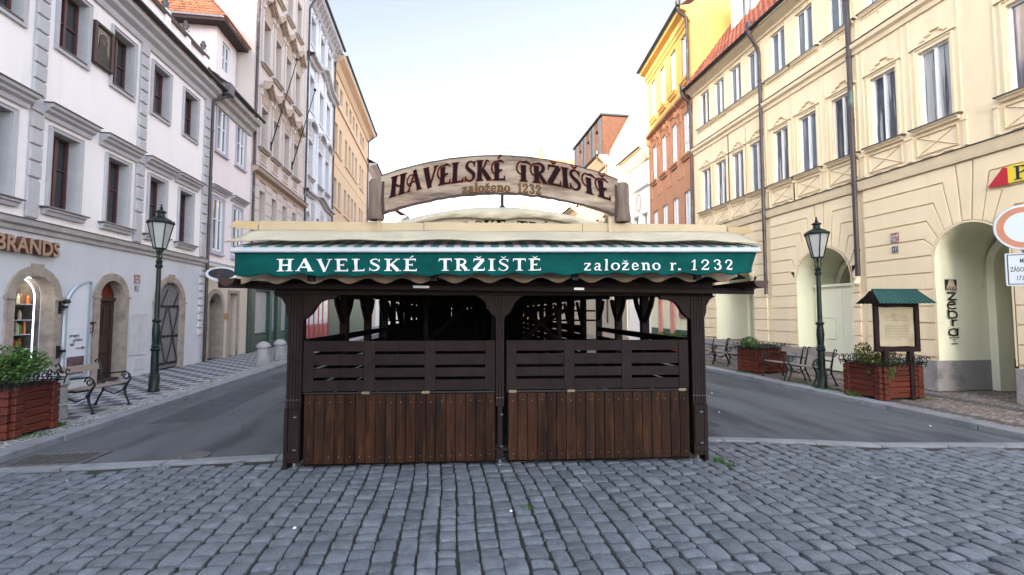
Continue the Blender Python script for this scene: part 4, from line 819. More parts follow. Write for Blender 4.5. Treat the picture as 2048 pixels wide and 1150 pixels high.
# flagpoles on the stucco houses
for u, z, u2, z2, lab in ((22.55, 9.55, 23.9, 14.0, 'long bare flagpole slanting up from the ochre-hooded house'), (25.6, 9.6, 27.4, 14.2, 'bare flagpole slanting up beside the blue white house')):
    k = thing('flagpole', lab, 'flagpole', (LX, u, z)); 
    mb = MB(); mb.tube([(.12, 0, 0), (1.35, -.6, 3.9)], [.03, .018], 6); put('pole', mb, M['iron'], k); mb = MB(); mb.lathe([(.03, 0), (.07, .04), (.07, .1), (.02, .16)], (1.35, -.6, 3.9), 8); put('finial', mb, M['iron'], k); mb = MB(); mb.box(0, .14, -.04, .04, -.2, .2); put('wall_bracket', mb, M['iron'], k)
# ================================================================ RIGHT SIDE OF THE STREET
RX = 10.6
t, T = building('arcaded_house', 'long cream house with arcade arches, grooved ground floor and red tiled roof on the right', RX, -1, 10.5)
CM = [4.6, 6.58, 8.21, 9.38, 10.54, 11.72, 12.80, 13.94, 14.94, 15.95, 16.94]; WM = .64
AR = [(7.04, 8.42), (10.45, 12.36), (14.27, 16.5)]          # arches
ops = []
for c in CM: ops += [(c-WM/2, c+WM/2, 5.86, 7.56, .16), (c-WM/2, c+WM/2, 9.4, 10.8, .16)]
mb = MB(); wall(mb, T, 3, 17.82, 4.82, 11.25, ops); shell(mb, T, 3, 17.82, 11.25, 10); put('upper_wall', mb, M['cream'], t)
ao = [(a, b, 0, 3.56, 2.3, (b-a)/2) for a, b in AR]
mb = MB(); wall(mb, T, 3, 17.82, 0, 4.82, ao, n=-.034, rm=1)
mb.m = 1; mb.box(3, 17.82, 0, 4.2, -2.36, -2.32, T)
put('arcade_wall', mb, [M['cream'], M['arcade']], t)
mb = MB()                                                   # inner cross arches inside each bay
for a, b in AR: ring(mb, (a+b)/2, (b-a)/2-.16, 3.40-(b-a)/2, 0, .15, -1.75, -1.35, T, key=0, rise=(b-a)/2-.10)
put('inner_arch', mb, M['arcade'], t)
# grooved courses with voussoirs: raised blocks with real gaps between them
def courses(mb, a, b, mL, mR):
    c = (a+b)/2; h = (b-a)/2; sp = 3.56-h; g = .014
    zs = [4.80, 4.48, 4.09, 3.72, 3.33, 2.95]; off = [.16, .42+.1*(h-.69), .62+.3*(h-.69), .78+.5*(h-.69), .86+.8*(h-.69), .91+1.*(h-.69)]; th = [7, 21, 36, 52, 68, 84]
    ap = lambda d: (h*math.sin(R(d)), sp+h*math.cos(R(d)))
    for s, mm in ((-1, mL), (1, mR)):
        for k in range(len(zs)-1):
            p0, p1 = ap(th[k]+.7), ap(th[k+1]-.7); arcs = [ap(th[k]+.7+(th[k+1]-th[k]-1.4)*q/4) for q in range(5)]
            if k == 0: poly = [(off[0]+g, 4.80), (mm, 4.80), (mm, zs[1]+g), (off[1]-g*.3, zs[1]+g)]
            else: poly = [(off[k]+g*1.2, zs[k]-g), (mm, zs[k]-g), (mm, zs[k+1]+g), (off[k+1]-g*.2, zs[k+1]+g)]
            poly += [(p[0]*1.035+.01, p[1]+.022) for p in reversed(arcs)]
            mb.prism([(c+s*x, z) for x, z in poly], -.034, .006, T)
        z = 2.95-g
        while z > .72:
            z0 = max(z-.37+g*1.7, .70)
            mb.box(min(c+s*(h+.03), c+s*mm), max(c+s*(h+.03), c+s*mm), z0, z-.0, -.034, .006, T); z -= .37
    mb.prism([(c-.145, 4.80), (c+.145, 4.80), (c+.065, sp+h+.03), (c-.065, sp+h+.03)], -.034, .006, T)
mb = MB()
mids = [(3.9, 9.98-7.73, ), ]
courses(mb, 7.04, 8.42, 7.73-5.9, 10.02-7.73); courses(mb, 10.45, 12.36, 11.405-10.22, 13.38-11.405); courses(mb, 14.27, 16.5, 15.385-13.62, 17.75-15.385)
put('grooved_courses', mb, M['cream'], t, bevel=.004)
mb = MB()
for a, b in AR:
    P_ = arcp((a+b)/2, 3.56-(b-a)/2, (b-a)/2+.002, (b-a)/2+.002, 180, 0, 26); P_ = [(a-.002, .7)]+P_+[(b+.002, .7)]
    for p, q in zip(P_, P_[1:]): mb.ribbon([p, q], .034, .034, .0, T, .012)
put('arch_bead', mb, M['cream_trim'], t)
mb = MB()
prv = 3.0
for a, b in AR+[(17.82, 18)]: mb.box(prv, a, 0, .66, 0, .05, T); mb.box(prv, a-.0, 0, .62, -2.3, -.02, T) if False else None; prv = b
for a, b in AR:
    for x in (a, b): mb.box(x-.02 if x == b else x-.03, x+.03 if x == b else x+.02, 0, .66, -2.3, .045, T)
    mb.box(a, b, 0, .66, -2.34, -2.28, T)
put('plinth', mb, M['plinth'], t, bevel=.01)
# cupboard closing the middle bay
mb = MB(); mb.box(10.49, 12.32, .03, 2.45, -1.3, -.62, T); cb = put('bay_cupboard', mb, M['arcade'], t)
mb = MB(); mb.box(10.48, 12.33, 2.45, 2.52, -1.3, -.55, T); mb.box(11.37, 11.41, .7, 2.44, -.62, -.605, T); rect_ring(mb, .4, .6, .02, -.62, -.60, T=lambda u, v, n: T(11.85+u, v, n), z0=.95); put('cupboard_trim', mb, M['arcade'], cb)
mb = MB(); mb.sweep([(0, 4.82), (.05, 4.82), (.07, 4.88), (.10, 5.0), (.12, 5.05), (0, 5.08)], 3, 17.82, T); put('string_course', mb, M['cream_trim'], t)
mb = MB(); mb.sweep([(0, 5.085), (.13, 5.055), (.14, 5.075), (0, 5.115)], 3, 17.82, T); mb.sweep([(0, 8.77), (.16, 8.685), (.17, 8.70), (0, 8.79)], 3, 17.82, T); put('ledge_flashing', mb, M['tar'], t)
mb = MB(); mb.sweep([(0, 8.42), (.04, 8.42), (.06, 8.52), (.13, 8.58), (.15, 8.68), (0, 8.76)], 3, 17.82, T); put('upper_string_course', mb, M['cream_trim'], t)
def r1m(w, h):
    mb = MB(); a = w/2+.2; z0, z1 = -.70, -.17
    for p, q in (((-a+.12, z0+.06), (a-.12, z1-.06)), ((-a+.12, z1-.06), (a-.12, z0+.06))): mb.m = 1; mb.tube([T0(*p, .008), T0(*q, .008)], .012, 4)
    rect_ring(mb, 2*a-.24, z1-z0-.12, .018, 0, .03, z0=z0+.06); mb.m = 0
    for s in (-1, 1): mb.box(s*(a+.03)-.035, s*(a+.03)+.035, z0-.02, z1+.03, 0, .03, T0); mb.box(s*(a+.03)-.05, s*(a+.03)+.05, z1-.03, z1+.04, 0, .05, T0)
    mb.box(-a+.2, -a+.42, z0-.02, z0+.0, 0, .03, T0); mb.box(a-.42, a-.2, z0-.02, z0, 0, .03, T0)
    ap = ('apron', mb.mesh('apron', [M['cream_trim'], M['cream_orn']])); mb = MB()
    rect_ring(mb, w+.10, h+.08, .035, 0, .022, z0=-.0); mb.box(-w/2-.16, w/2+.16, h+.13, h+.165, 0, .05, T0)
    zz = h+.20
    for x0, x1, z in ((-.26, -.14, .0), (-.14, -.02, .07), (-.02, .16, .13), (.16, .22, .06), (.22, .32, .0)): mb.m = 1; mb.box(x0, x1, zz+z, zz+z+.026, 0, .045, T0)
    mb.m = 0; mb.box(-w/2-.2, -w/2-.17, 0, h+.85, 0, .018, T0); mb.box(w/2+.17, w/2+.2, 0, h+.85, 0, .018, T0)
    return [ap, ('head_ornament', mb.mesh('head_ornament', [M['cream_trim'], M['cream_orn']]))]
def r1u(w, h):
    mb = MB(); rect_ring(mb, w+.10, h+.08, .03, 0, .02); a = w/2+.26; z0, z1 = -.62, -.14
    rect_ring(mb, 2*a-.12, z1-z0-.1, .02, 0, .02, z0=z0+.05); mb.box(-.015, .015, -.28, -.24, 0, .04, T0); return [('panel', mb.mesh('panel', M['cream_trim']))]
curt = {0: 'pane_pale', 1: 'pane_sky', 2: 'pane_dark'}
for i, c in enumerate(CM):
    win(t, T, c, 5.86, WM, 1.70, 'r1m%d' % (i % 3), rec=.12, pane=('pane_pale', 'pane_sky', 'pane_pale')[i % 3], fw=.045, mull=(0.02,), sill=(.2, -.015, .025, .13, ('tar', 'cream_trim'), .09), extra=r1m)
    win(t, T, c, 9.4, WM, 1.40, 'r1u%d' % (i % 2), rec=.12, pane=('pane_sky', 'pane_pale')[i % 2], fw=.045, mull=(0.02,), sill=(.22, -.015, .025, .11, ('tar', 'cream_trim'), .08), extra=r1u)
mb = MB(); mb.sweep([(0, 10.95), (.05, 10.95), (.07, 11.03), (.30, 11.14), (.34, 11.22), (0, 11.25)], 3, 17.82, T); put('eaves_cornice', mb, M['cream_trim'], t)
gutter(t, T, 3, 18.0, 11.28, .42, .08)
mb = MB(); tiles(mb, roofP(T, 3, 17.95, .40, 11.3, -3.6, 16.7), .2, .3, 62, 22, .045); put('roof', mb, M['tile'], t)
mb = MB(); gable(mb, T, 3, 17.82, 11.25, 7.2, 16.5); mb.box(3, 17.82, 11.25, 11.3, -8.5, -.1, T); put('gable', mb, M['cream'], t)
# roof dormer
mb = MB(); wall(mb, T, 14.9, 16.5, 11.8, 14.9, [(15.25, 15.95, 12.9, 14.5, .15)], n=-1.0)
for u in (14.9, 16.5): mb.face(T(u, 11.8, -1), T(u, 14.9, -1), T(u, 14.9, -4), T(u, 11.8, -4))
mb.box(14.7, 16.7, 14.9, 15.2, -4, -.8, T); dm = put('dormer', mb, M['paleyellow'], t)
win(dm, T, 15.6, 12.9, .7, 1.6, 'r1d', rec=1.1, pane='pane_pale', fw=.05, name='dormer_window')
pipe(t, T, 17.86, 10.6, .5, n=.10, r=.055, gut=(.05, 11.2, .42), m='copperpipe')
pipe(t, T, 13.5, 10.4, 2.3, n=.12, r=.055, gut=(.05, 11.2, .42)); pipe(t, T, 10.14, 11.0, 2.62, n=.12, r=.058)
mb = MB(); mb.tube([T(10.14, 2.62, .12), T(10.14, 2.5, .13), T(10.09, 2.4, .22)], .06, 8); put('downpipe_shoe', mb, M['cream_trim'], t)
R1T = T
plate('red enamel plate 504 on the grooved cream wall above the blue plate', T, 9.23, 3.37, .2, .22, M['platered'], [('504', .11, .10), ('STARÉ MĚSTO', .022, .06), ('PRAHA 1', .022, .03)], left=False)
plate('small blue enamel plate 17 on the grooved cream wall', T, 9.23, 3.12, .15, .15, M['plateblue'], [('17', .10, .04)], left=False)
# painted restaurant lettering on the arch jamb that faces the square
k = thing('wall_lettering', 'black vertical lettering below a striped square painted on the jamb of the nearest arch', 'sign', (11.0, 8.40, .44)); k.scale = (1, 1, .82)
zs_ = {'stroke': M['glyph']}
mb = MB(); zx = 0.0; sz = .30
mb.box(-.15, .15, 2.14, 2.42, 0, .006, T0); put('square_emblem', mb, M['glyph'], k)
mb = MB()
for i in range(-3, 4):
    mb.ribbon([(i*.045+.004, 2.15), (i*.040-.012*i, 2.26), (i*.016, 2.41)], [.012, .018, .006], 0, .006, T0)
for i in (-1, 1):
    for q in range(2): mb.ribbon([(i*.145, 2.2+q*.06), (i*.10, 2.17+q*.04)], .012, .004, .006, T0)
put('stripes', mb, M['cream'], k)
mb = MB(); S_ = lambda P, a, b: mb.ribbon([(x*.26, y) for x, y in P], a, b, 0, T0, .006)
S_([(-.42, 2.06), (.45, 2.06)], .05, .03); S_([(.4, 2.06), (.1, 1.98), (-.35, 1.88)], .03, .05); S_([(-.4, 1.88), (.48, 1.88)], .05, .04)
S_([(-.3, 1.74), (.35, 1.76), (.30, 1.80), (.05, 1.83), (-.3, 1.80), (-.46, 1.73), (-.36, 1.66), (0, 1.635), (.4, 1.65)], .045, .04)
S_([(-.38, 1.62), (-.38, 1.40)], .045, .045); S_([(-.36, 1.55), (0, 1.575), (.38, 1.54), (.46, 1.47), (.34, 1.41), (0, 1.385), (-.38, 1.40)], .04, .045)
S_([(-.02, 1.34), (-.02, 1.17)], .05, .05); S_([(-.02, 1.30), (.15, 1.335), (.42, 1.33)], .04, .04)
S_([(.40, 1.12), (.40, .92)], .045, .05); S_([(.38, 1.08), (0, 1.105), (-.36, 1.07), (-.46, 1.01), (-.34, .945), (0, .92), (.38, .95)], .04, .045); S_([(.1, 1.03), (.58, 1.14)], .012, .012); S_([(.2, 1.0), (.6, 1.09)], .012, .012)
put('letters', mb, M['glyph'], k)
for s, z, q in (('asian noodle', .855, .05), ('bar', .81, .05), ('&', .765, .05), ('sushi', .69, .085)): link('small_letters', text_mesh(s, q, M['glyph'], ext=.002), k, (.02, -.002, z))
k = thing('parking_banner', 'yellow wall sign with red arrow and dark letter above the nearest arch', 'sign', (RX-.03, 6.95, 4.12), R(-90))
mb = MB(); mb.prism([(-.05, .02), (.9, .02), (.9, .34), (-.05, .34)], 0, .02, T0); put('yellow_board', mb, M['yellow'], k)
mb = MB(); mb.prism([(-.36, .02), (-.03, .0), (-.03, .32), (-.10, .34)], .0, .028, T0); put('red_arrow', mb, M['bandred'], k)
mb = MB(); mb.ribbon([(.12, .06), (.12, .30)], .05, .05, .02, T0); mb.ribbon([(.06, .06), (.18, .06)], .02, .02, .0205, T0); mb.ribbon([(.07, .30), (.14, .295), (.22, .285), (.25, .24), (.22, .19), (.13, .17)], [.03, .02, .035, .05, .035, .02], 0, .021, T0); put('letter', mb, M['plateblue'], k)
# ---- ochre and terracotta house, slightly turned
AZ = math.atan2(.118, 1)
t = thing('townhouse', 'terracotta house with sunlit ochre top storey and tall white windows', 'building', (RX, 17.84, 0), R(-90)-AZ)
T = lambda u, v, n: (-u, -n, v)
C2 = [.66, 2.02, 3.38, 4.74]; ops = []
for c in C2: ops += [(c-.33, c+.33, 12.3, 14.2, .14), (c-.33, c+.33, 8.72, 10.65, .14), (c-.33, c+.33, 5.2, 7.1, .14)]
mb = MB(); wall(mb, T, 0, 5.62, 11.15, 15.2, ops); mb.face(T(0, 11.15, 0), T(0, 15.2, 0), T(0, 15.2, -9), T(0, 11.15, -9)); mb.face(T(5.62, 9, 0), T(5.62, 15.2, 0), T(5.62, 15.2, -9), T(5.62, 9, -9)); mb.face(T(0, 15.2, 0), T(0, 15.2, -9), T(0, 19, -4.5)); put('top_wall', mb, M['ochre'], t)
mb = MB(); wall(mb, T, 0, 5.62, 3.4, 11.15, ops); mb.face(T(0, 0, 0), T(0, 11.15, 0), T(0, 11.15, -9), T(0, 0, -9)); mb.face(T(5.62, 0, 0), T(5.62, 9, 0), T(5.62, 9, -9), T(5.62, 0, -9)); put('middle_wall', mb, M['terracotta'], t)
mb = MB(); mb.box(0, 5.62, .9, 3.4, -.2, 0, T); put('ground_floor_wall', mb, M['paleyellow'], t); mb = MB(); mb.box(0, 5.62, 0, .9, -.2, .03, T); put('plinth', mb, M['shopgreen'], t)
for u in (2.3, 3.9):
    mb = MB(); mb.box(u, u+.5, .5, 3.2, .0, .08, T); put('pilaster', mb, M['pinkcol'], t)
    mb = MB(); mb.ribbon(arcp(u+.25, 2.35, .14, .17, -40, 300, 14), .03, .12, .08, T); put('painted_emblem', mb, M['bandred'], t)
def hood2(w, h):
    mb = MB(); mb.sweep([(0, h+.36), (.06, h+.36), (.1, h+.5), (.28, h+.58), (.32, h+.68), (0, h+.74)], -w/2-.30, w/2+.30, T0)
    for s in (-1, 1):
        x = s*(w/2+.16); mb.box(x-.05, x+.05, h-.25, h+.36, 0, .1, T0); mb.box(x-.05, x+.05, h+.1, h+.36, .1, .22, T0); mb.box(x-.13, x+.13, -.9, h-.25, 0, .03, T0)
    return [('hood', mb.mesh('hood', M['terracotta']))]
for c in C2:
    win(t, T, c, 12.3, .66, 1.9, 'r2c', rec=.1, pane='pane_white', fw=.05, mull=(0,), trans=(.33, .66), trim=(.08, .02, 'ochre'), sill=(.12, -.1, .12, .16, ('ochre', 'ochre'), .14))
    win(t, T, c, 8.72, .66, 1.93, 'r2b', rec=.1, pane='pane_white', fw=.05, mull=(0,), trans=(.33, .66), sill=(.14, 0, .08, .16, ('terracotta', 'terracotta'), .14), extra=hood2)
    win(t, T, c, 5.2, .66, 1.9, 'r2b', rec=.1, pane='pane_white')
mb = MB(); mb.sweep([(0, 14.5), (.05, 14.5), (.1, 14.62), (.16, 14.66), (.18, 14.9), (.42, 15.0), (.46, 15.12), (0, 15.2)], 0, 5.7, T); put('eaves_cornice', mb, M['ochre'], t)
gutter(t, T, -.05, 5.75, 15.2, .52, .09); pipe(t, T, .12, 14.5, 10.5, n=.12, r=.06, gut=(.0, 15.1, .5))
mb = MB(); P = roofP(T, 0, 5.7, .4, 15.2, -4.5, 19); mb.face(P(0, 0, 0), P(1, 0, 0), P(1, 1, 0), P(0, 1, 0)); put('roof', mb, M['tile'], t)
k = thing('framed_picture', 'dark picture in red frame on the pale wall behind the right stall opening', 'picture', Vector((RX, 17.84, 0))+Vector((math.sin(AZ)*1.25-.05, math.cos(AZ)*1.25, 1.55)), R(-90)-AZ)
mb = MB(); rect_ring(mb, .8, .55, .06, 0, .05); put('frame', mb, M['bandred'], k); mb = MB(); mb.box(-.4, .4, 0, .55, 0, .03, T0); put('picture', mb, mat('dark_food_picture', (.02, .03, .02), rough=.3, var=.5, sc=6, c2=(.45, .45, .3), c2s=5, lo=.6, hi=.7), k)
# ---- sunlit white house with oval medallion
t, T = building('townhouse', 'sunlit white house with oval medallion and steep gable next to the terracotta house', 11.3, -1, 25.0)
ops = [(23.75, 24.45, 5.2, 7.3, .2), (24.9, 25.6, 5.2, 7.3, .2), (26.0, 26.5, 5.2, 7.3, .2)]
mb = MB(); wall(mb, T, 23.45, 26.7, 0, 10.9, ops); shell(mb, T, 23.45, 26.7, 10.9, 9); put('wall', mb, M['chalk'], t)
for a, b, c, d, e in ops: win(t, T, (a+b)/2, c, b-a, d-c, 'r3', rec=.15, trim=(.1, .04, 'chalk'))
mb = MB(); mb.ribbon(arcp(24.9, 8.1, .28, .5, 0, 360, 24), .07, .07, .02, T, .03); put('oval_medallion', mb, mat('gilt_moulding', (.5, .38, .16), rough=.5), t)
mb = MB(); mb.sweep([(0, 8.75), (.12, 8.85), (.14, 8.95), (0, 9)], 23.45, 26.7, T); put('string_course', mb, M['chalk'], t)
mb = MB(); mb.sweep([(0, 10.3), (.1, 10.3), (.4, 10.75), (.45, 10.9), (0, 10.95)], 23.45, 26.8, T); put('eaves_cornice', mb, M['cream_trim'], t); gutter(t, T, 23.45, 26.9, 10.95, .55, .08); pipe(t, T, 26.6, 10, 0.2, gut=(.1, 10.8, .5), m='cream_trim')
mb = MB(); mb.prism([(23.5, 10.9), (26.2, 10.9), (25.4, 12.4), (24.75, 14.4), (23.9, 12.6)], -3.2, -1.0, T); put('gable', mb, M['chalk'], t)
mb = MB(); tiles(mb, lambda a, b, h: T(23.4+1.35*b-h*.6, 11.4+3.05*b+h*.5, -.9-2.4*a), .2, .2, 8, 12, .04); mb.tube([T(26.25, 11, -.95), T(25.45, 12.45, -.95), T(24.78, 14.5, -.95)], .08, 6); put('gable_tiles', mb, M['tile2'], t)
simple('townhouse', 'low pale yellow house squeezed between the white house and the copper dormer house', 11.3, -1, 26.7, 30, 8.9, 'greybeige', [27.6, 29.1], [5.6, 2.4], .8, 1.7, rz=3.2, rm='tile2', cor=.5)
t, T = building('townhouse', 'cream house with rust coloured copper mansard and a row of dormer windows', 11.3, -1, 33.5)
ops = [(c-.4, c+.4, z, z+1.7, .25) for c in (30.9, 32.3, 33.7, 35.1, 36.3) for z in (10.0, 6.9, 3.9)]
mb = MB(); wall(mb, T, 30, 37, 0, 12.5, ops); shell(mb, T, 30, 37, 12.5, 9); mb.face(T(29.98, 12.5, -.1), T(29.98, 13.1, -.25), T(29.98, 15.72, -1.7), T(29.98, 16.6, -4.5), T(29.98, 12.5, -9)); put('wall', mb, M['greybeige'], t)
for a, b, c, d, e in ops: win(t, T, (a+b)/2, c, b-a, d-c, 'r4', rec=.2, frame='tanframe', pane='pane_dark')
mb = MB(); mb.sweep([(0, 12.0), (.15, 12.0), (.6, 12.55), (.65, 12.7), (0, 12.75)], 29.9, 37, T); put('eaves_cornice', mb, M['beige_dark'], t); gutter(t, T, 29.9, 37, 12.75, .7, .1); pipe(t, T, 30.1, 11.9, 1, gut=(.05, 12.7, .7), r=.06)
mb = MB(); wall(mb, T, 30.1, 37, 12.7, 15.6, [(c-.33, c+.33, 13.1, 14.9, .3) for c in (31.3, 33.3, 35.3)], n=.3); mb.face(T(30.1, 12.7, .3), T(30.1, 15.6, .3), T(30.1, 15.6, -1.9), T(30.1, 12.7, -.8)); put('mansard_wall', mb, M['copper'], t)
for c in (31.3, 33.3, 35.3):
    mb = MB(); mb.box(c-.33, c+.33, 13.1, 14.9, -.1, 0, T); put('pane', mb, M['pane_sky'], t)
    for s in (-.75, .75):
        mb = MB()
        mb.box(c+s-.26, c+s+.26, 12.75, 15.5, .3, .33, T)
        for q in range(5): mb.box(c+s-.26+q*.125, c+s-.245+q*.125, 12.75, 15.5, .33, .37, T)
        put('standing_seam_panel', mb, M['steelblue'], t)
mb = MB(); mb.box(30, 37.1, 15.6, 15.72, -1.7, .45, T); put('roof_edge', mb, M['zinc'], t)
t, T = simple('townhouse', 'sunlit low pale house right behind the right end of the scroll sign', 11.3, -1, 37, 47, 10.6, 'greybeige', [38.5, 40.5, 42.5, 44.5], [7.5, 4.2], .9, 1.7, rz=4.2, rm='tile2', cor=.6)
simple('townhouse', 'far small house with dark steep roof on the right side of the street', 11.0, -1, 47, 58, 8.5, 'greybeige', [48.5, 50.5, 52.5, 54.5, 56.5], [5.4], .9, 1.6, rz=4, rm='zinc')
t = thing('gabled_house', 'sunlit yellow gabled front closing the far end of the street', 'building', (11.4, 62, 0)); T = T0
mb = MB(); wall(mb, T, -1.7, 1.9, 0, 14.4, [(-.9, -.2, 8, 10.5, .3), (.4, 1.1, 8, 10.5, .3), (-.9, -.2, 11.6, 13.4, .3), (.4, 1.1, 11.6, 13.4, .3)]); mb.prism([(-1.7, 14.4), (1.9, 14.4), (1.5, 15.2), (.6, 16.6), (-.1, 17.4), (-.8, 16.4), (-1.5, 15.2)], -1, 0, T); mb.face(T(-1.7, 0, 0), T(-1.7, 14.4, 0), T(-1.7, 14.4, -12), T(-1.7, 0, -12)); put('wall', mb, M['ochre'], t)
for c in (-.55, .75): win(t, T, c, 8, .7, 2.5, 'chw', rec=.2, trim=(.15, .1, 'chalk')); win(t, T, c, 11.6, .7, 1.8, 'chx', rec=.2, trim=(.15, .1, 'chalk'))
mb = MB(); mb.sweep([(0, 14.2), (.4, 14.4), (0, 14.6)], -1.8, 2, T); mb.ribbon([(-1.6, 14.6), (-.1, 17.2), (1.7, 14.6)], .3, .3, 0, T, .2); put('cornice', mb, M['chalk'], t)
t = thing('townhouse', 'far pale house with a broad bright orange tiled roof facing down the street', 'building', (16.6, 60, 0))
mb = MB(); wall(mb, T, -3.2, 4, 0, 18.6, [(c-.5, c+.5, z, z+1.9, .2) for c in (-2, 0, 2) for z in (9, 13)]); shell(mb, T, -3.2, 4, 18.6, 10); put('wall', mb, M['chalk'], t)
for c in (-2, 0, 2):
    for z in (9, 13): win(t, T, c, z, 1, 1.9, 'ory', rec=.15)
mb = MB(); tiles(mb, roofP(T, -3.4, 4.2, .4, 18.6, -5, 24.4), .3, .3, 24, 16, .05); put('roof', mb, M['tile2'], t)
mb = MB(); mb.box(-3.2, -2.3, 21, 24.6, -4.5, -3.6, T); mb.lathe([(.3, 24.6), (.4, 24.8), (.15, 25.0), (.3, 25.4), (.32, 25.8), (.05, 26.2)], T(-2.75, 0, -4), 10); put('chimney', mb, M['tile2'], t)
# unseen houses added behind the viewer to shade the square and right row
def backhouse(label, u0, u1, h, r):
    t, T = building('townhouse', label, -8.6, 1, (u0+u1)/2)
    mb = MB(); wall(mb, T, u0, u1, 0, h, []); shell(mb, T, u0, u1, h, 10); gable(mb, T, u0, u1, h, 10, r); put('wall', mb, M['chalk'], t)
    mb = MB()
    for a, b, c, d in ((.4, h, -5, r), (-10.4, h, -5, r)): P = roofP(T, u0, u1, a, b, c, d); mb.face(P(0, 0, 0), P(1, 0, 0), P(1, 1, 0), P(0, 1, 0))
    put('roof', mb, M['tile'], t)
backhouse('unseen tall steep roofed house added behind the viewer to shade the right row', -42, -15.6, 21, 26.5)
backhouse('unseen lower house added behind the viewer to shade the square', -15.6, 3.6, 14.5, 19)
# ================================================================ STREET FURNITURE
def build_lamp(label, loc, rz=0, k=1.0):
    t = thing('street_lamp', label, 'street lamp', loc, rz, 'cast iron lantern posts')
    mb = MB(); mb.lathe([(.115, 0), (.115, .05), (.10, .07), (.098, .34), (.085, .38), (.078, .42)], seg=8)
    mb.lathe([(.072, .40), (.076, .62), (.068, .86), (.09, .88), (.095, .91), (.07, .94), (.085, .97), (.06, 1.0), (.066, 1.1), (.078, 1.25), (.07, 1.38), (.055, 1.48), (.08, 1.50), (.085, 1.53), (.055, 1.56), (.05, 1.6), (.044, 2.55), (.042, 2.66), (.065, 2.68), (.072, 2.73), (.05, 2.76), (.06, 2.80), (.066, 2.83), (.035, 2.86)], seg=14)
    put('post', mb, M['greeniron'], t, smooth=True, auto=40)
    mb = MB()
    for a in range(0, 360, 90): c, s = math.cos(R(a+45)), math.sin(R(a+45)); mb.tube([(.035*c, .035*s, 2.85), (.06*c, .06*s, 2.92), (.045*c, .045*s, 3.0), (.09*c, .09*s, 3.10)], .011, 5)
    mb.lathe([(.02, 2.84), (.015, 2.95), (.03, 3.02), (.02, 3.1)], seg=8); put('lantern_bracket', mb, M['greeniron'], t)
    z0, z1, r0, r1 = 3.10, 3.66, .115, .235; lf = MB(); gl = MB()
    for i in range(6):
        a, b = R(60*i), R(60*(i+1)); p0, p1 = (r0*math.cos(a), r0*math.sin(a), z0), (r1*math.cos(a), r1*math.sin(a), z1); q0, q1 = (r0*math.cos(b), r0*math.sin(b), z0), (r1*math.cos(b), r1*math.sin(b), z1)
        lf.tube([p0, p1], .012, 5); lf.tube([p0, q0], .014, 5); lf.tube([p1, q1], .016, 5); s_ = .955
        gl.face(*[(x*s_, y*s_, z) for x, y, z in (p0, q0, q1, p1)])
        lf.lathe([(.018, -.02), (.03, .0), (.018, .03), (.005, .06)], p1, 6)
    lf.lathe([(.245, 3.66), (.25, 3.685), (.19, 3.74), (.10, 3.79), (.075, 3.80), (.07, 3.88), (.10, 3.90), (.10, 3.915), (.05, 3.95), (.02, 3.97), (.035, 4.0), (.012, 4.03), (.022, 4.05), (.004, 4.09)], seg=12); lf.lathe([(.12, 3.085), (.12, 3.11)], seg=6)
    put('lantern_frame', lf, M['greeniron'], t, smooth=False)
    put('lantern_glass', gl, M['lampglass'], t, recalc=False)
    mb = MB(); mb.lathe([(.02, 3.11), (.02, 3.25), (.035, 3.28), (.035, 3.45), (.02, 3.48)], seg=8); put('burner', mb, M['whitepaint'], t)
    t.scale = (1, 1, k); return t
l1 = build_lamp('dark green cast iron lamp post on the chequered pavement beside the plank gate', (-6.15, 10.96, 0), R(20))
l2 = dup(l1, loc=(8.49, 9.22, 0), rz=R(5), label='dark green cast iron lamp post between bench and info board on the right pavement'); l2.scale = (1, 1, .955)
def build_bench(label, loc, rz, L_=.86):
    t = thing('park_bench', label, 'bench', loc, rz, 'iron and plank benches along the pavements')   # sitter faces -y
    for s in (-1, 1):
        mb = MB(); x = s*(L_/2-.03)
        sp = [(x, -.21+.0*a+(.085-.062*a/500)*math.cos(R(a))*.9, .53+(.085-.062*a/500)*math.sin(R(a))) for a in range(0, 500, 25)]
        mb.tube([(x, -.29, 0), (x, -.28, .05), (x, -.22, .18), (x, -.20, .3), (x, -.25, .40), (x, -.30, .48), (x, -.27, .57)], [.022, .016, .02, .024, .022, .018, .014], 6)
        mb.tube([(x, .30, 0), (x, .24, .14), (x, .17, .28), (x, .17, .42), (x, .22, .62), (x, .25, .78), (x, .29, .84), (x, .33, .82), (x, .32, .78)], [.02, .018, .02, .024, .02, .016, .015, .014, .012], 6)
        mb.tube([(x, -.25, .40), (x, 0, .36), (x, .17, .38)], .018, 6); mb.tube([(x, .2, .56), (x, .05, .585), (x, -.12, .60), (x, -.21, .615)], .016, 6); mb.tube(sp, .013, 6)
        sp2 = [(x, -.19+(.055-.04*a/450)*math.cos(R(a)), .30+(.055-.04*a/450)*math.sin(R(a))) for a in range(90, 500, 30)]; mb.tube(sp2, .010, 5)
        mb.tube([(x, -.2, .28), (x, -.02, .2), (x, .17, .28)], .012, 5); mb.box(x-.03, x+.03, -.32, -.26, 0, .015); mb.box(x-.03, x+.03, .27, .33, 0, .015)
        put('iron_frame', mb, M['greeniron'], t, smooth=True)
    mb = MB()
    for i in range(5): y = -.25+i*.088; mb.box(-L_/2, L_/2, y, y+.07, .405-.008*i, .43-.008*i)
    put('seat', mb, M['benchwood'], t, bevel=.005)
    mb = MB()
    v = lambda a, b, c: (a, .17+.12*(c-.5)/.3+b, c)
    mb.box(-L_/2-.02, L_/2+.02, 0, .025, .66, .77, v); put('backrest', mb, M['benchwood'], t, bevel=.005)
    return t
b1 = build_bench('worn plank bench with scrolled iron arms on the left pavement between bollard and lamp post', (-6.05, 9.12, 0), R(90)+R(-4))
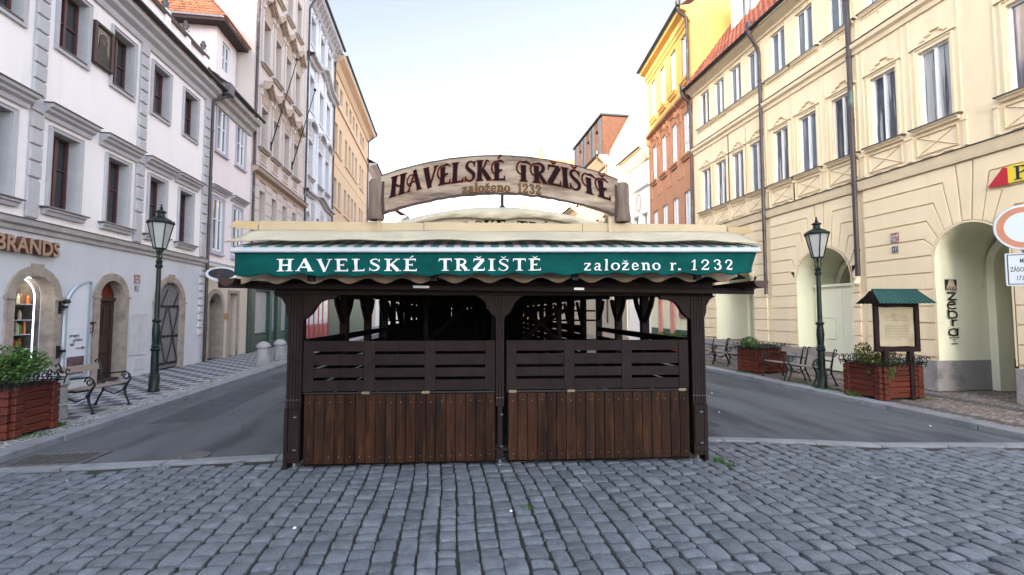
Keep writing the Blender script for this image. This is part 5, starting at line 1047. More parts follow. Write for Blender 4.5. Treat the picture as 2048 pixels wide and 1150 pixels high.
for y, x, lab in ((9.84, 8.78, 'plank bench standing directly behind the right lamp post'), (10.78, 8.80, 'plank bench touching the second red planter on the right pavement'), (13.62, 9.16, 'plank bench just beyond the second red planter on the right, nearer of that pair'), (14.56, 9.24, 'farthest visible plank bench on the right, partly behind the stall post')):
    dup(b1, loc=(x, y, 0), rz=R(-90)-R(2), label=lab)
M['stick'] = M['yellow']
def bollard(label, x, y, ch=None):
    t = thing('bollard', label, 'bollard', (x, y, 0), 0, 'round topped granite bollards')
    mb = MB(); mb.lathe([(.215, 0), (.20, .25), (.185, .53), (.175, .535)], seg=24); put('shaft', mb, M['bollard'], t, smooth=True, auto=40)
    mb = MB(); mb.lathe([(.17, .53), (.215, .54), (.222, .56), (.21, .61), (.17, .67), (.11, .715), (.05, .735), (.0, .74)], seg=24); put('cap', mb, M['bollard'], t, smooth=True)
    return t
B1 = bollard('granite bollard squeezed between the left planter and the left bench, chain round its foot', -6.13, 8.40); B1.scale = (.72, .72, .98)
mb = MB(); mb.tube([(.22*math.cos(R(a)), .22*math.sin(R(a)), .24+.02*math.sin(R(a*3))) for a in range(0, 361, 12)], .011, 5); mb.tube([(.2, -.08, .24), (.32, .05, .2), (.42, .2, .26)], .012, 5); put('chain', mb, M['steel'], B1)
dup(bollard('nearer of two granite bollards on the kerb beside the left stall post', -5.86, 16.2), loc=(-5.78, 17.5, 0), label='farther granite bollard on the kerb, hard against the left stall post')
def leaves(mb, c, rad, n, size, flat=.35, hole=.0):
    for _ in range(n):
        while True:
            p = Vector((rnd.uniform(-1, 1), rnd.uniform(-1, 1), rnd.uniform(-1, 1)))
            if .25 < p.length < 1 and noise.noise(p*2.3+Vector(c)) > -.18+hole: break
        p = p*(.75+.25*p.length); P_ = Vector((c[0]+p.x*rad[0], c[1]+p.y*rad[1], c[2]+p.z*rad[2]))
        d = Vector((rnd.uniform(-1, 1), rnd.uniform(-1, 1), rnd.uniform(-.4, 1))).normalized(); e = d.cross(Vector((rnd.random(), rnd.random(), rnd.random()))).normalized(); s = size*rnd.uniform(.6, 1.3)
        mb.face(P_-d*s, P_+e*s*.45, P_+d*s, P_-e*s*.45)
def bush(name, label, cat, loc, blobs, lm, size, stems=5, trail=None):
    t = thing(name, label, cat, loc); mb = MB()
    for c, r, n in blobs: leaves(mb, c, r, n, size)
    if trail:
        for a, b, n in trail:
            for i in range(n): f = rnd.random(); p = Vector(a).lerp(Vector(b), f)+Vector((rnd.uniform(-.04, .04), rnd.uniform(-.04, .04), rnd.uniform(-.04, .04))); d = Vector((rnd.uniform(-1, 1), rnd.uniform(-1, 1), rnd.uniform(-1, 1)))*size; mb.face(p-d, p+Vector((d.y, -d.x, d.z))*.5, p+d, p-Vector((d.y, -d.x, d.z))*.5)
    put('foliage', mb, M[lm], t, recalc=False); mb = MB()
    for i in range(stems):
        c, r, n = rnd.choice(blobs); mb.tube([(c[0]*.6+rnd.uniform(-.05, .05), c[1]*.6, -.12), (c[0]*.8, c[1]*.8, c[2]*.5), (c[0]+r[0]*rnd.uniform(-.6, .6), c[1]+r[1]*rnd.uniform(-.6, .6), c[2]+r[2]*.5)], [.015, .01, .004], 5)
    put('stems', mb, M['twig'], t); return t
def planter(label, loc, rz, wx, wy, h):
    t = thing('planter', label, 'planter', loc, rz, 'red plank planters with iron cresting'); n = 6; ph = h/n
    for s in (-1, 1):
        mb = MB()
        for i in range(n): y = s*(wy/2-.04); mb.box(-wx/2+.1, wx/2-.1, y-.018, y+.018, i*ph+.04, (i+1)*ph+.03)
        put('side_panel', mb, M['redwood'], t, bevel=.008); mb = MB()
        for i in range(n): x = s*(wx/2-.04); mb.box(x-.018, x+.018, -wy/2+.1, wy/2-.1, i*ph+.04, (i+1)*ph+.03)
        put('end_panel', mb, M['redwood'], t, bevel=.008)
    for sx in (-1, 1):
        for sy in (-1, 1):
            mb = MB()
            for i in range(n):
                o1 = .0; x = sx*(wx/2-.11); y = sy*(wy/2-.03); z = i*ph
                mb.box(x-.06, x+.06, y-.035, y+.035, z+.004, z+ph-.004); x = sx*(wx/2-.03); y = sy*(wy/2-.11); mb.box(x-.035, x+.035, y-.06, y+.06, z+.012, z+ph+.004)
            put('corner_stack', mb, M['redwood'], t, bevel=.01)
    mb = MB(); mb.box(-wx/2+.06, wx/2-.06, -wy/2+.06, wy/2-.06, h-.10, h-.06); put('soil', mb, M['soil'], t)
    mb = MB()
    for z in (h+.04, h+.075):
        e = .0 if z < h+.05 else .02
        mb.tube([(-wx/2-e, -wy/2-e, z), (wx/2+e, -wy/2-e, z), (wx/2+e, wy/2+e, z), (-wx/2-e, wy/2+e, z), (-wx/2-e, -wy/2-e, z)], .009, 5)
    def hook(x, y, dx, dy):
        mb.tube([(x, y, h-.02), (x+dx*.02, y+dy*.02, h+.05), (x+dx*.045, y+dy*.045, h+.10), (x+dx*.02, y+dy*.02, h+.15), (x+dx*.05, y+dy*.05, h+.185), (x+dx*.085, y+dy*.085, h+.17), (x+dx*.08, y+dy*.08, h+.14)], [.009, .009, .009, .009, .01, .01, .012], 5)
    k = int(wx/.12)
    for i in range(k+1): hook(-wx/2+wx*i/k, -wy/2, 0, -1); hook(-wx/2+wx*i/k, wy/2, 0, 1)
    k = int(wy/.12)
    for i in range(1, k): hook(-wx/2, -wy/2+wy*i/k, -1, 0); hook(wx/2, -wy/2+wy*i/k, 1, 0)
    put('iron_cresting', mb, M['iron'], t); return t
planter('red plank planter at the left edge holding a round green bush', (-6.14, 7.47, 0), R(-3), 1.0, .78, .66)
bush('bush', 'dense round green bush growing in the left planter', 'bush', (-6.1, 7.45, .62), [((0, 0, .30), (.45, .38, .33), 2400), ((.22, .05, .34), (.30, .26, .24), 1000), ((-.3, 0, .2), (.3, .3, .25), 700)], 'leaf', .028, 8)
planter('red plank planter with the info board standing at its front', (8.87, 8.13, 0), R(5), 1.08, .86, .64)
bush('shrub', 'mixed green shrub with yellow tips trailing over the info board planter', 'shrub', (8.87, 8.16, .58), [((-.28, .1, .28), (.16, .16, .26), 420), ((.25, .12, .2), (.28, .2, .2), 500), ((-.2, -.1, .10), (.34, .3, .13), 600)], 'leaf2', .026, 6)
bush('ground_ivy', 'low dark green ivy spilling over the front edge of the info board planter', 'ivy', (8.87, 8.1, .58), [((-.1, -.1, .08), (.44, .32, .1), 900), ((-.32, -.42, -.02), (.12, .08, .16), 160)], 'leaf', .022, 3, trail=[((-.35, -.45, .05), (-.42, -.5, -.2), 60), ((-.5, -.2, .05), (-.56, -.15, -.15), 40)])
planter('red plank planter between the two pairs of benches on the right pavement', (9.07, 11.95, 0), R(8), 1.05, .82, .64)
bush('shrub', 'green juniper and grey heather growing in the planter between the bench pairs', 'shrub', (9.07, 11.95, .58), [((-.34, .05, .22), (.26, .26, .22), 800), ((-.15, .1, .14), (.25, .25, .14), 400)], 'leaf', .026, 5)
bush('heather', 'low grey brown heather beside the green juniper in the same planter', 'heather', (9.15, 11.95, .58), [((.12, 0, .1), (.36, .3, .13), 1300)], 'leaf3', .022, 3)
planter('red plank planter seen through the right opening of the stall', (8.95, 17.0, 0), R(5), 1.05, .82, .64)
bush('shrub', 'low green shrubs in the planter seen through the right opening of the stall', 'shrub', (8.95, 17.0, .6), [((-.3, 0, .14), (.28, .28, .2), 500), ((.25, 0, .16), (.3, .28, .2), 500)], 'leaf', .035, 4)
# info board with its own little teal roof
t = thing('info_board', 'roofed notice board with aged parchment poster standing in front of the right planter', 'notice board', (8.85, 7.77, 0), R(-6))
for x in (-.26, .26):
    mb = MB(); mb.box(x-.045, x+.045, -.045, .045, 0, 1.0); put('post', mb, M['stain'], t, bevel=.006)
mb = MB(); mb.box(-.46, .46, -.03, .03, .93, 1.02); mb.box(-.46, .46, -.03, .03, 1.82, 1.90); mb.box(-.46, -.37, -.03, .03, 1.02, 1.82); mb.box(.37, .46, -.03, .03, 1.02, 1.82); mb.box(-.37, .37, .0, .03, 1.02, 1.82); put('board_frame', mb, M['stain'], t, bevel=.006)
mb = MB(); P_ = [(-.35, 1.04), (-.1, 1.03), (.2, 1.045), (.35, 1.03), (.355, 1.3), (.345, 1.6), (.355, 1.80), (.1, 1.81), (-.2, 1.80), (-.355, 1.81), (-.345, 1.5), (-.36, 1.25)]; mb.prism(P_, .0, .006, T0); ps = put('poster', mb, M['paper'], t)
mb = MB()
for i in range(17):
    z = 1.66-i*.031; hw = .25*rnd.uniform(.9, 1)*(1 if i not in (0, 6, 16) else .35); 
    if i in (5, 6): continue
    x = -hw
    while x < hw: wl = rnd.uniform(.02, .06); mb.box(x, min(x+wl, hw), -.0075, -.0065, z, z+.009); x += wl+.012
put('poster_text', mb, M['ink'], ps)
mb = MB()
for s in (-1, 1):
    n_ = 26
    for i in range(n_):
        a0, a1 = -.58+1.16*i/n_, -.58+1.16*(i+1)/n_; e0, e1 = (.012 if i % 2 else 0), (.012 if (i+1) % 2 else 0); top = .30-.0
        f0 = (a0*1.0, s*.30, 1.87+e0), (a1*1.0, s*.30, 1.87+e1); g0 = (a0*.80, 0, 2.15+e0), (a1*.80, 0, 2.15+e1); mb.face(f0[0], f0[1], g0[1], g0[0])
mb.tube([(-.47, 0, 2.155), (.47, 0, 2.155)], .016, 6); rr = put('board_roof', mb, M['teal_roof'], t)
mb = MB(); mb.prism([(-.29, 1.88), (.29, 1.88), (0, 2.13)], -.02, .0, lambda u, v, n: (-.50+n, u, v)); mb.prism([(-.29, 1.88), (.29, 1.88), (0, 2.13)], -.02, 0, lambda u, v, n: (.50+n, u, v)); put('roof_gable', mb, M['stain'], t)
# traffic sign at the right edge
t = thing('traffic_sign', 'round faded red ring traffic sign with a lettered plate below at the right edge', 'traffic sign', (9.26, 5.95, 0), R(-36))
mb = MB(); mb.tube([(0, .05, 0), (0, .05, 3.45)], .03, 10); put('pole', mb, M['steel'], t)
ell = lambda r, k=36: [(r*math.cos(2*math.pi*i/k), 3.075+r*math.sin(2*math.pi*i/k)) for i in range(k)]
mb = MB(); mb.prism(ell(.37), -.02, .0, T0); put('sign_disc', mb, M['signface'], t, bevel=.006); mb = MB()
A, B = ell(.335), ell(.245)
for i in range(36): j = (i+1) % 36; mb.face(T0(*A[i], .004), T0(*A[j], .004), T0(*B[j], .004), T0(*B[i], .004))
put('red_ring', mb, M['signred'], t)
mb = MB(); P_ = [(-.235, 2.13), (.235, 2.13), (.25, 2.145), (.25, 2.645), (.235, 2.66), (-.235, 2.66), (-.25, 2.645), (-.25, 2.145)]; mb.prism(P_, -.02, 0, T0); pl = put('lettered_plate', mb, M['signface'], t)
mb = MB(); rect_ring(mb, .43, .46, .014, 0, .004, z0=2.165); put('plate_border', mb, M['glyph'], pl)
for s, z in (('MIMO', 2.50), ('ZÁSOBOVÁNÍ', 2.36), ('17.00-9.00', 2.22)): link('plate_lettering', text_mesh(s, .105, M['glyph'], ext=.001, bold=.001, sx=.6), pl, (0, -.003, z))
# litter and pigeons are only specks: a few paper scraps on the asphalt and cobbles
for x, y, lab in ((4.9, 7.6, 'tiny white paper scrap on the right lane near the cobbles'), (5.9, 9.4, 'white paper crumb in the middle of the right lane'), (7.6, 6.2, 'crumpled pale wrapper beside the right kerb'), (-1.2, 4.1, 'white crumb on the cobbles left of the middle'), (.62, 4.15, 'small white speck of litter on the middle cobbles')):
    mb = MB(); mb.lathe([(.006, 0), (.017, .003), (.012, .011), (.004, .014)], seg=5); k = put('paper_scrap', mb, M['whitepaint'], loc=(x, y, RZ+.004)); tag(k, lab, 'litter', 'scraps of litter on the road')
# ================================================================ LETTERS BUILT FROM STROKES
def glyphs(fancy):
    sw, tw = (.27, .10) if not fancy else (.26, .085); G = {}
    def stem(x, y0=0, y1=1, w=None, sf=(1, 1), x1=None):
        w = w or sw; x1 = x if x1 is None else x1; r = [([(x, y0), ((x+x1)/2, (y0+y1)/2), (x1, y1)], [w*1.08, w*.86, w*1.08])]
        if sf[0]: r.append(([(x-w*.5-.09, y0+.03), (x, y0+.045), (x+w*.5+.09, y0+.03)], [.05, .10, .05]))
        if sf[1]: r.append(([(x1-w*.5-.09, y1-.03), (x1, y1-.045), (x1+w*.5+.09, y1-.03)], [.05, .10, .05]))
        return r
    arm = lambda x0, x1, y, t=1, d=-1: [([(x0, y), (x1, y)], [tw, tw*1.1])]+([([(x1, y+d*.0+.045*(-d)), (x1+.02, y+d*.17)], [.10, .035])] if t else [])
    G['H'] = (.92, stem(.2)+stem(.72)+[([(.2, .5), (.72, .5)], [tw*1.2]*2)])
    G['A'] = (.92, [([(.13, .03), (.46, 1.0)], [tw, tw*1.2]), ([(.44, 1.03), (.78, .03)], [sw*.9, sw*1.05]), ([(.24, .32), (.62, .32)], [tw]*2), ([(.0, .03), (.26, .03)], [.06]*2), ([(.62, .03), (.95, .03)], [.06]*2)])
    G['V'] = (.9, [([(.15, .98), (.46, -.02)], [sw*1.05, sw*.8]), ([(.45, 0), (.76, .98)], [tw, tw*1.1]), ([(0, .97), (.32, .97)], [.06]*2), ([(.62, .97), (.9, .97)], [.06]*2)])
    E = stem(.2)+arm(.2, .66, .95)+arm(.2, .50, .5, 0)+[([(.5, .38), (.52, .62)], [.035, .05])]+arm(.2, .70, .05, 1, 1)
    G['E'] = (.82, E); G['L'] = (.78, stem(.2)+arm(.2, .68, .05, 1, 1))
    G['S'] = (.74, [([(.60, .80), (.50, .93), (.34, .97), (.17, .88), (.14, .72), (.27, .58), (.46, .46), (.58, .32), (.55, .14), (.38, .03), (.20, .06), (.09, .2)], [.05, .07, .08, .12, .16, .18, .18, .16, .12, .08, .07, .05]), ([(.60, .72), (.62, .98)], [.04, .06]), ([(.08, .28), (.06, .02)], [.04, .06])])
    G['K'] = (.92, stem(.2)+[([(.26, .44), (.72, .96)], [tw*1.1, tw]), ([(.36, .58), (.76, .04)], [sw*.85, sw]), ([(.6, .97), (.86, .97)], [.06]*2), ([(.62, .03), (.95, .03)], [.06]*2)])
    G['T'] = (.82, stem(.41, sf=(1, 0))+[([(.04, .95), (.78, .95)], [tw*1.1]*2), ([(.06, .99), (.02, .74)], [.10, .03]), ([(.76, .99), (.80, .74)], [.10, .03])])
    G['R'] = (.90, stem(.2)+[([(.2, .95), (.45, .95), (.60, .86), (.63, .73), (.56, .58), (.42, .50), (.25, .50)], [tw, tw, .15, .18, .15, tw, tw]), ([(.40, .50), (.56, .3), (.70, .04)], [sw*.8, sw, sw]), ([(.6, .03), (.92, .03)], [.06]*2)])
    G['Z'] = (.80, [([(.66, .93), (.10, .06)], [sw, sw]), ([(.10, .95), (.70, .95)], [tw*1.2]*2), ([(.06, .05), (.72, .05)], [tw*1.2]*2), ([(.12, .99), (.07, .74)], [.10, .03]), ([(.70, .01), (.74, .27)], [.10, .03])])
    G['I'] = (.42, stem(.21)); G[' '] = (.55, [])
    car = lambda x, y: [([(x-.16, y+.15), (x, y+.0)], [.04, .08]), ([(x, y), (x+.16, y+.15)], [.08, .04])]
    if fancy:
        def loop(x, y, r): return [(arcp(x, y, r, r*1.15, 75, 330, 14), [.06]*15)]
        G['E'] = (.86, [s for s in stem(.30, 0, .86, sf=(1, 0))]+arm(.3, .62, .5, 0)+arm(.3, .76, .05, 1, 1)+loop(.26, .62, .27)+[([(.30, .90), (.5, .97), (.74, .88)], [.05, .11, .03])])
        G['T'] = (.80, stem(.40, 0, .80, sf=(1, 0))+loop(.30, .66, .27)+[([(.33, .93), (.58, .97), (.84, .86)], [.06, .12, .03]), ([(.40, .52), (.56, .58)], [.05, .03])])
        G['R'] = (.95, stem(.34, 0, .84, sf=(1, 0))+[([(.30, .93), (.52, .97), (.70, .86), (.72, .72), (.64, .58), (.46, .5)], [.06, .09, .15, .18, .14, .06]), ([(.48, .5), (.62, .28), (.80, .04)], [.14, .18, .2]), ([(.7, .03), (.98, .03)], [.05]*2)]+loop(.26, .64, .25))
        G['A'] = (.98, [([(.16, .03), (.44, .92)], [.06, .08]), ([(.42, 1.02), (.80, .03)], [.17, .2]), ([(.12, .40), (.4, .46), (.66, .40)], [.05, .06, .05]), ([(.03, .03), (.28, .03)], [.05]*2), ([(.66, .03), (.96, .03)], [.05]*2), (arcp(.24, .56, .22, .26, 60, 290, 10), [.05]*11)])
        G['H'] = (.98, stem(.2, sf=(1, 1))+stem(.72, sf=(1, 1))+[([(.08, .52), (.3, .56), (.5, .44), (.72, .5)], [.04, .08, .08, .07])])
        G['K'] = (.96, stem(.2)+[([(.26, .44), (.5, .72), (.62, .98), (.78, .92)], [.07, .08, .09, .04]), ([(.36, .56), (.8, .04)], [sw*.8, sw]), ([(.66, .03), (.98, .03)], [.05]*2)])
    for b, n, y in (('S', 'Š', 1.06), ('Z', 'Ž', 1.06), ('E', 'Ě', 1.06)): w_, s_ = G[b]; G[n] = (w_, s_+car(w_*.47, y))
    w_, s_ = G['E']; G['É'] = (w_, s_+[([(w_*.42, 1.07), (w_*.66, 1.24)], [.05, .10])])
    xh = .66
    z_ = [([(.50, xh-.05), (.10, .06)], [.16, .16]), ([(.08, xh-.04), (.54, xh-.04)], [.085]*2), ([(.05, .045), (.56, .045)], [.085]*2), ([(.10, xh), (.06, xh-.18)], [.08, .03]), ([(.54, 0), (.57, .2)], [.08, .03])]
    G['z'] = (.66, z_); G['ž'] = (.66, z_+car(.32, xh+.08))
    G['a'] = (.70, [([(.14, .50), (.22, .62), (.36, .63), (.46, .52), (.46, .12), (.56, .03), (.66, .06)], [.10, .08, .09, .16, .17, .10, .05]), ([(.44, .38), (.26, .34), (.14, .22), (.18, .07), (.30, .04), (.44, .14)], [.06, .09, .14, .12, .08, .06])])
    G['l'] = (.40, [([(.2, 0), (.2, 1.0)], [.18, .18]), ([(.06, .03), (.34, .03)], [.06]*2), ([(.04, .97), (.2, .97)], [.06]*2)])
    G['o'] = (.70, [(arcp(.34, .33, .25, .29, 90, 450, 20), [.08, .09, .11, .14, .17, .18, .17, .14, .11, .09, .08, .09, .11, .14, .17, .18, .17, .14, .11, .09, .08])])
    G['e'] = (.66, [([(.12, .34), (.52, .36), (.50, .5), (.38, .62), (.26, .62), (.14, .5), (.11, .33), (.16, .15), (.30, .05), (.45, .07), (.56, .18)], [.06, .06, .13, .09, .09, .14, .17, .15, .11, .08, .05])])
    G['n'] = (.78, [([(.2, 0), (.2, xh)], [.17]*2), ([(.06, .03), (.34, .03)], [.06]*2), ([(.04, xh-.03), (.2, xh-.03)], [.06]*2), ([(.24, .48), (.36, .61), (.50, .60), (.57, .46), (.57, 0)], [.06, .10, .13, .17, .17]), ([(.44, .03), (.72, .03)], [.06]*2)])
    G['r'] = (.56, [([(.2, 0), (.2, xh)], [.17]*2), ([(.06, .03), (.36, .03)], [.06]*2), ([(.04, xh-.03), (.2, xh-.03)], [.06]*2), ([(.24, .46), (.36, .60), (.50, .58)], [.05, .10, .16])])
    G['.'] = (.36, [([(.08, .08), (.26, .08)], [.17]*2)])
    G['1'] = (.52, [([(.28, 0), (.28, .92)], [.18, .16]), ([(.10, .03), (.46, .03)], [.06]*2), ([(.06, .70), (.28, .92)], [.05, .10])])
    G['2'] = (.70, [([(.12, .62), (.16, .80), (.32, .90), (.48, .84), (.54, .68), (.46, .5), (.26, .26), (.12, .08)], [.16, .10, .08, .12, .18, .16, .12, .08]), ([(.10, .07), (.34, .08), (.56, .06)], [.08, .14, .14]), ([(.54, .02), (.60, .24)], [.09, .03])])
    G['3'] = (.68, [([(.12, .72), (.18, .85), (.32, .91), (.46, .84), (.48, .68), (.38, .55), (.26, .52)], [.15, .09, .08, .13, .16, .12, .06]), ([(.26, .5), (.44, .46), (.53, .30), (.46, .10), (.30, .02), (.16, .07), (.10, .22)], [.06, .12, .18, .15, .09, .09, .15])])
    return G
GA, GF = glyphs(False), glyphs(True)
def dense(pts, ws, k=4):
    out = []; wo = []; n = len(pts)
    if n == 2: return [(pts[0][0]+(pts[1][0]-pts[0][0])*i/k, pts[0][1]+(pts[1][1]-pts[0][1])*i/k) for i in range(k+1)], [ws[0]+(ws[1]-ws[0])*i/k for i in range(k+1)]
    g = lambda a, i: a[max(0, min(n-1, i))]
    for i in range(n-1):
        for q in range(k):
            t = q/k; a, b, c, d = (g(pts, i-1), g(pts, i), g(pts, i+1), g(pts, i+2))
            f = lambda A, B, C, D: .5*(2*B+(C-A)*t+(2*A-5*B+4*C-D)*t*t+(3*B-A-3*C+D)*t**3)
            out.append((f(a[0], b[0], c[0], d[0]), f(a[1], b[1], c[1], d[1]))); wo.append(ws[i]+(ws[i+1]-ws[i])*t)
    return out+[pts[-1]], wo+[ws[-1]]
def strokes(mb, text, G, u0, u1, size, F, grow=0., n0=.0, gap=.06, hscale=1.):
    # lay text between u0 and u1; F(u, v, n) maps the flat lettering on to its carrier
    tot = sum(G[c][0]+gap for c in text)-gap; sx = (u1-u0)/tot; x = u0; k = 0
    for c in text:
        wd, st = G[c]
        for pts, ws in st:
            k += 1; pts, ws = dense(pts, ws); P = [Vector((x+p[0]*sx, p[1]*size)) for p in pts]; m = len(P); Lf, Rt = [], []
            for i in range(m):
                d = P[min(i+1, m-1)]-P[max(i-1, 0)]; d = d.normalized() if d.length > 1e-9 else Vector((1, 0)); q = Vector((-d.y, d.x)); h = (ws[i]*min(size, sx*1.1)+grow)/2; e = Vector((0, 0))
                if grow and i == 0: e = -d*grow/2
                if grow and i == m-1: e = d*grow/2
                Lf.append(P[i]+q*h+e); Rt.append(P[i]-q*h+e)
            nn = n0+.0003*(k % 12)
            mb.raw([F(p.x, p.y, nn) for p in Lf+Rt], [(i, i+1, m+i+1, m+i) for i in range(m-1)])
        x += (wd+gap)*sx
M['guttr'] = mat('brown_plastic_gutter', (.045, .018, .014), rough=.45, var=.15, spec=.3)
# ================================================================ THE MARKET STALL
SR = R(-5.04)
st = thing('market_stall', 'dark brown timber market stall with green awning, front and centre', 'market stall', (-1.737, 5.612, RZ), SR)
T = lambda u, v, n: (u, -n, v-RZ)
def spost(name, a, b, grooved=True, n=5):
    mb = MB(); mb.box(a+.01, b-.01, RZ+.07, 1.9, -.14, -.004, T); p = put(name, mb, M['stain'], st, bevel=.004)
    mb = MB(); wd = (b-a+.02)/n
    for i in range(n): mb.box(a-.01+i*wd+.0015, a-.01+(i+1)*wd-.0015, .60, 1.9, 0, .024, T)
    mb.box(a-.008, b+.008, .605, 1.9, -.004, .012, T); put('fluted_cover', mb, M['stain'], p, bevel=.003)
    mb = MB(); mb.box(a, b, .03, .10, -.004, .016, T); mb.box(a+.02, b-.02, .12, .58, -.004, .008, T); put('foot_block', mb, M['stain'], p, bevel=.004)
    mb = MB(); c = (a+b)/2
    for z in (.50, .13): mb.lathe([(.022, 0), (.022, .006), (.012, .012)], T(c+.02, z, .016), 8)
    mb.tube([T(c, RZ, -.05), T(c, .05, -.05)], .014, 6); mb.lathe([(.045, 0), (.045, .012), (.02, .02)], T(c, RZ, -.05), 10)
    for i in range(n): q = T(a-.01+(i+.5)*wd, .70, .024); mb.box(q[0]-.004, q[0]+.004, q[1]-.003, q[1]+.002, q[2]-.004, q[2]+.004)
    put('bolt', mb, M['steel'], p); return p
spost('corner_post', -.02, .13); spost('corner_post', 4.76, 4.91); spost('middle_post', 2.38, 2.46, n=3)
# outer edge boards of the corner posts
mb = MB(); mb.box(-.055, -.012, RZ+.0, .60, -.16, .0, T); mb.box(4.90, 4.945, RZ, .60, -.16, 0, T); put('edge_board', mb, M['stain'], st, bevel=.004)
for off in (0, 2.352):
    sp = MB()
    for a, b in ((.145, .265), (.835, .962), (1.535, 1.662), (2.245, 2.365)): sp.box(a+off, b+off, .785, 1.37, -.012, .003, T)
    for z0, z1 in ((1.245, 1.368), (1.085, 1.212), (.945, 1.052), (.788, .912)):
        for a, b in ((.15, .55), (.55, 1.24), (1.24, 1.95), (1.95, 2.36)): sp.box(a+off, b+off, z0, z1, -.036, -.006, T)
    h = put('hinged_slat_panel', sp, M['stain'], st, bevel=.003)
    mb = MB(); mb.box(.15+off, 2.36+off, .757, .776, -.03, -.008, T); put('hinge_rail', mb, M['iron'], h)
    mb = MB()
    for x in (.22, .92, 2.28) if off else (.86, 1.55): mb.box(x+off-.045, x+off+.045, .753, .783, -.008, .004, T)
    put('hinge', mb, mat('dull_hinge', (.16, .13, .09), rough=.5, metal=.5, island=.4), h)
    pk = MB(); n = 19; wd = (2.365-.165)/n; nl = MB()
    for i in range(n):
        a = .165+off+i*wd; j = rnd.uniform(-.004, .003); pk.box(a+.0026, a+wd-.0026, RZ+.055+rnd.uniform(-.004, .004), .748, -.03+j, -.006+j, T)
        for z in (.66, .035):
            q = T(a+wd*.5+rnd.uniform(-.01, .01), z+rnd.uniform(-.008, .008), -.004+j); nl.box(q[0]-.0035, q[0]+.0035, q[1]-.001, q[1]+.003, q[2]-.0035, q[2]+.0035)
    p = put('plank_panel', pk, M['plank'], st, bevel=.003); put('nail_heads', nl, M['steel'], p)
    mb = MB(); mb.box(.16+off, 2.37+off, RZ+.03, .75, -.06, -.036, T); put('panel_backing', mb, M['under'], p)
def brk(poly, name='bracket'):
    mb = MB(); mb.prism(poly, -.07, .012, T); return put(name, mb, M['stain'], st, bevel=.004)
og = lambda x, s: [(x, 1.905), (x, 1.56), (x+s*.015, 1.62), (x+s*.065, 1.655), (x+s*.11, 1.70), (x+s*.145, 1.765), (x+s*.19, 1.82), (x+s*.26, 1.85), (x+s*.37, 1.862), (x+s*.40, 1.905)]
ml = lambda x, s: [(x, 1.905), (x, 1.58), (x+s*.02, 1.65), (x+s*.075, 1.69), (x+s*.11, 1.75), (x+s*.14, 1.82), (x+s*.2, 1.87), (x+s*.25, 1.905)]
brk(og(.13, 1)); brk(og(4.76, -1)); brk(ml(2.38, -1)); brk(ml(2.46, 1))
for s, x in ((-1, -.03), (1, 4.92)): brk([(x, 1.905), (x, 1.62), (x+s*.03, 1.7), (x+s*.035, 1.78), (x+s*.08, 1.86), (x+s*.16, 1.905)])
mb = MB(); mb.box(-.2, 5.05, 1.905, 2.08, -.12, -.01, T); put('header_beam', mb, M['stain'], st, bevel=.005)
TT = lambda u, v, n: T(u, v-.009*(u-2.4), n)
mb = MB(); mb.box(-.74, 5.47, 1.948, 2.0, .10, .17, TT); mb.box(-.74, 5.47, 2.0, 2.012, .08, .19, TT); put('long_front_rail', mb, M['stain'], st, bevel=.004)
mb = MB(); mb.box(1.42, 1.60, 1.972, 2.006, .168, .176, TT); mb.box(3.28, 3.40, 1.972, 2.004, .168, .176, TT); put('metal_clip', mb, M['steel'], st)
# side structure
ND = (-1.9, -3.35, -4.85)
for s, x0 in ((-1, -.02), (1, 4.80)):
    for n in ND: mb = MB(); mb.box(x0, x0+.12, RZ, 2.05, n-.06, n+.06, T); put('side_post', mb, M['stain'], st)
    pr = 0.
    for n in ND:
        mb = MB(); mb.box(x0+.02, x0+.09, 1.28, 1.37, n, pr-.06, T)
        for z in (.1, .32, .54, .76, .98): mb.box(x0+.035, x0+.06, z, z+.19, n, pr-.06, T)
        put('side_slats', mb, M['under'], st)
        mb = MB(); P_ = [T(x0+.05, 1.55, pr-.08), T(x0+.05, 1.68, pr-.2), T(x0+.05, 1.80, pr-.32), T(x0+.05, 1.95, pr-.40)]; mb.tube(P_, .045, 4); P_ = [T(x0+.05, 1.55, n+.08), T(x0+.05, 1.68, n+.2), T(x0+.05, 1.80, n+.32), T(x0+.05, 1.95, n+.4)]; mb.tube(P_, .045, 4); put('side_brace', mb, M['stain'], st); pr = n
mb = MB(); mb.box(.6, 4.3, .70, .76, -3.2, -1.2, T); put('inner_counter', mb, M['under'], st)
for x in (.9, 2.4, 3.9): mb = MB(); mb.box(x, x+.09, RZ, 2.05, -4.9, -4.8, T); put('back_post', mb, M['stain'], st)
mb = MB(); mb.tube([T(.95, 1.0, -4.6), T(1.9, 1.9, -4.6)], .05, 4); mb.tube([T(3.0, 1.9, -4.6), T(3.95, 1.0, -4.6)], .05, 4); mb.tube([T(3.0, 1.0, -4.6), T(3.95, 1.9, -4.6)], .05, 4); put('cross_brace', mb, M['stain'], st)
mb = MB()
for x in (.45, .75, 1.35, 1.62, 2.05, 2.75, 3.25, 3.55, 4.25, 4.5): mb.box(x, x+.05, .5, 2.0, -4.93, -4.88, T)
for z in (1.05, 1.5, 1.72): mb.box(.1, 4.8, z, z+.04, -4.97, -4.93, T)
put('lattice', mb, M['under'], st)
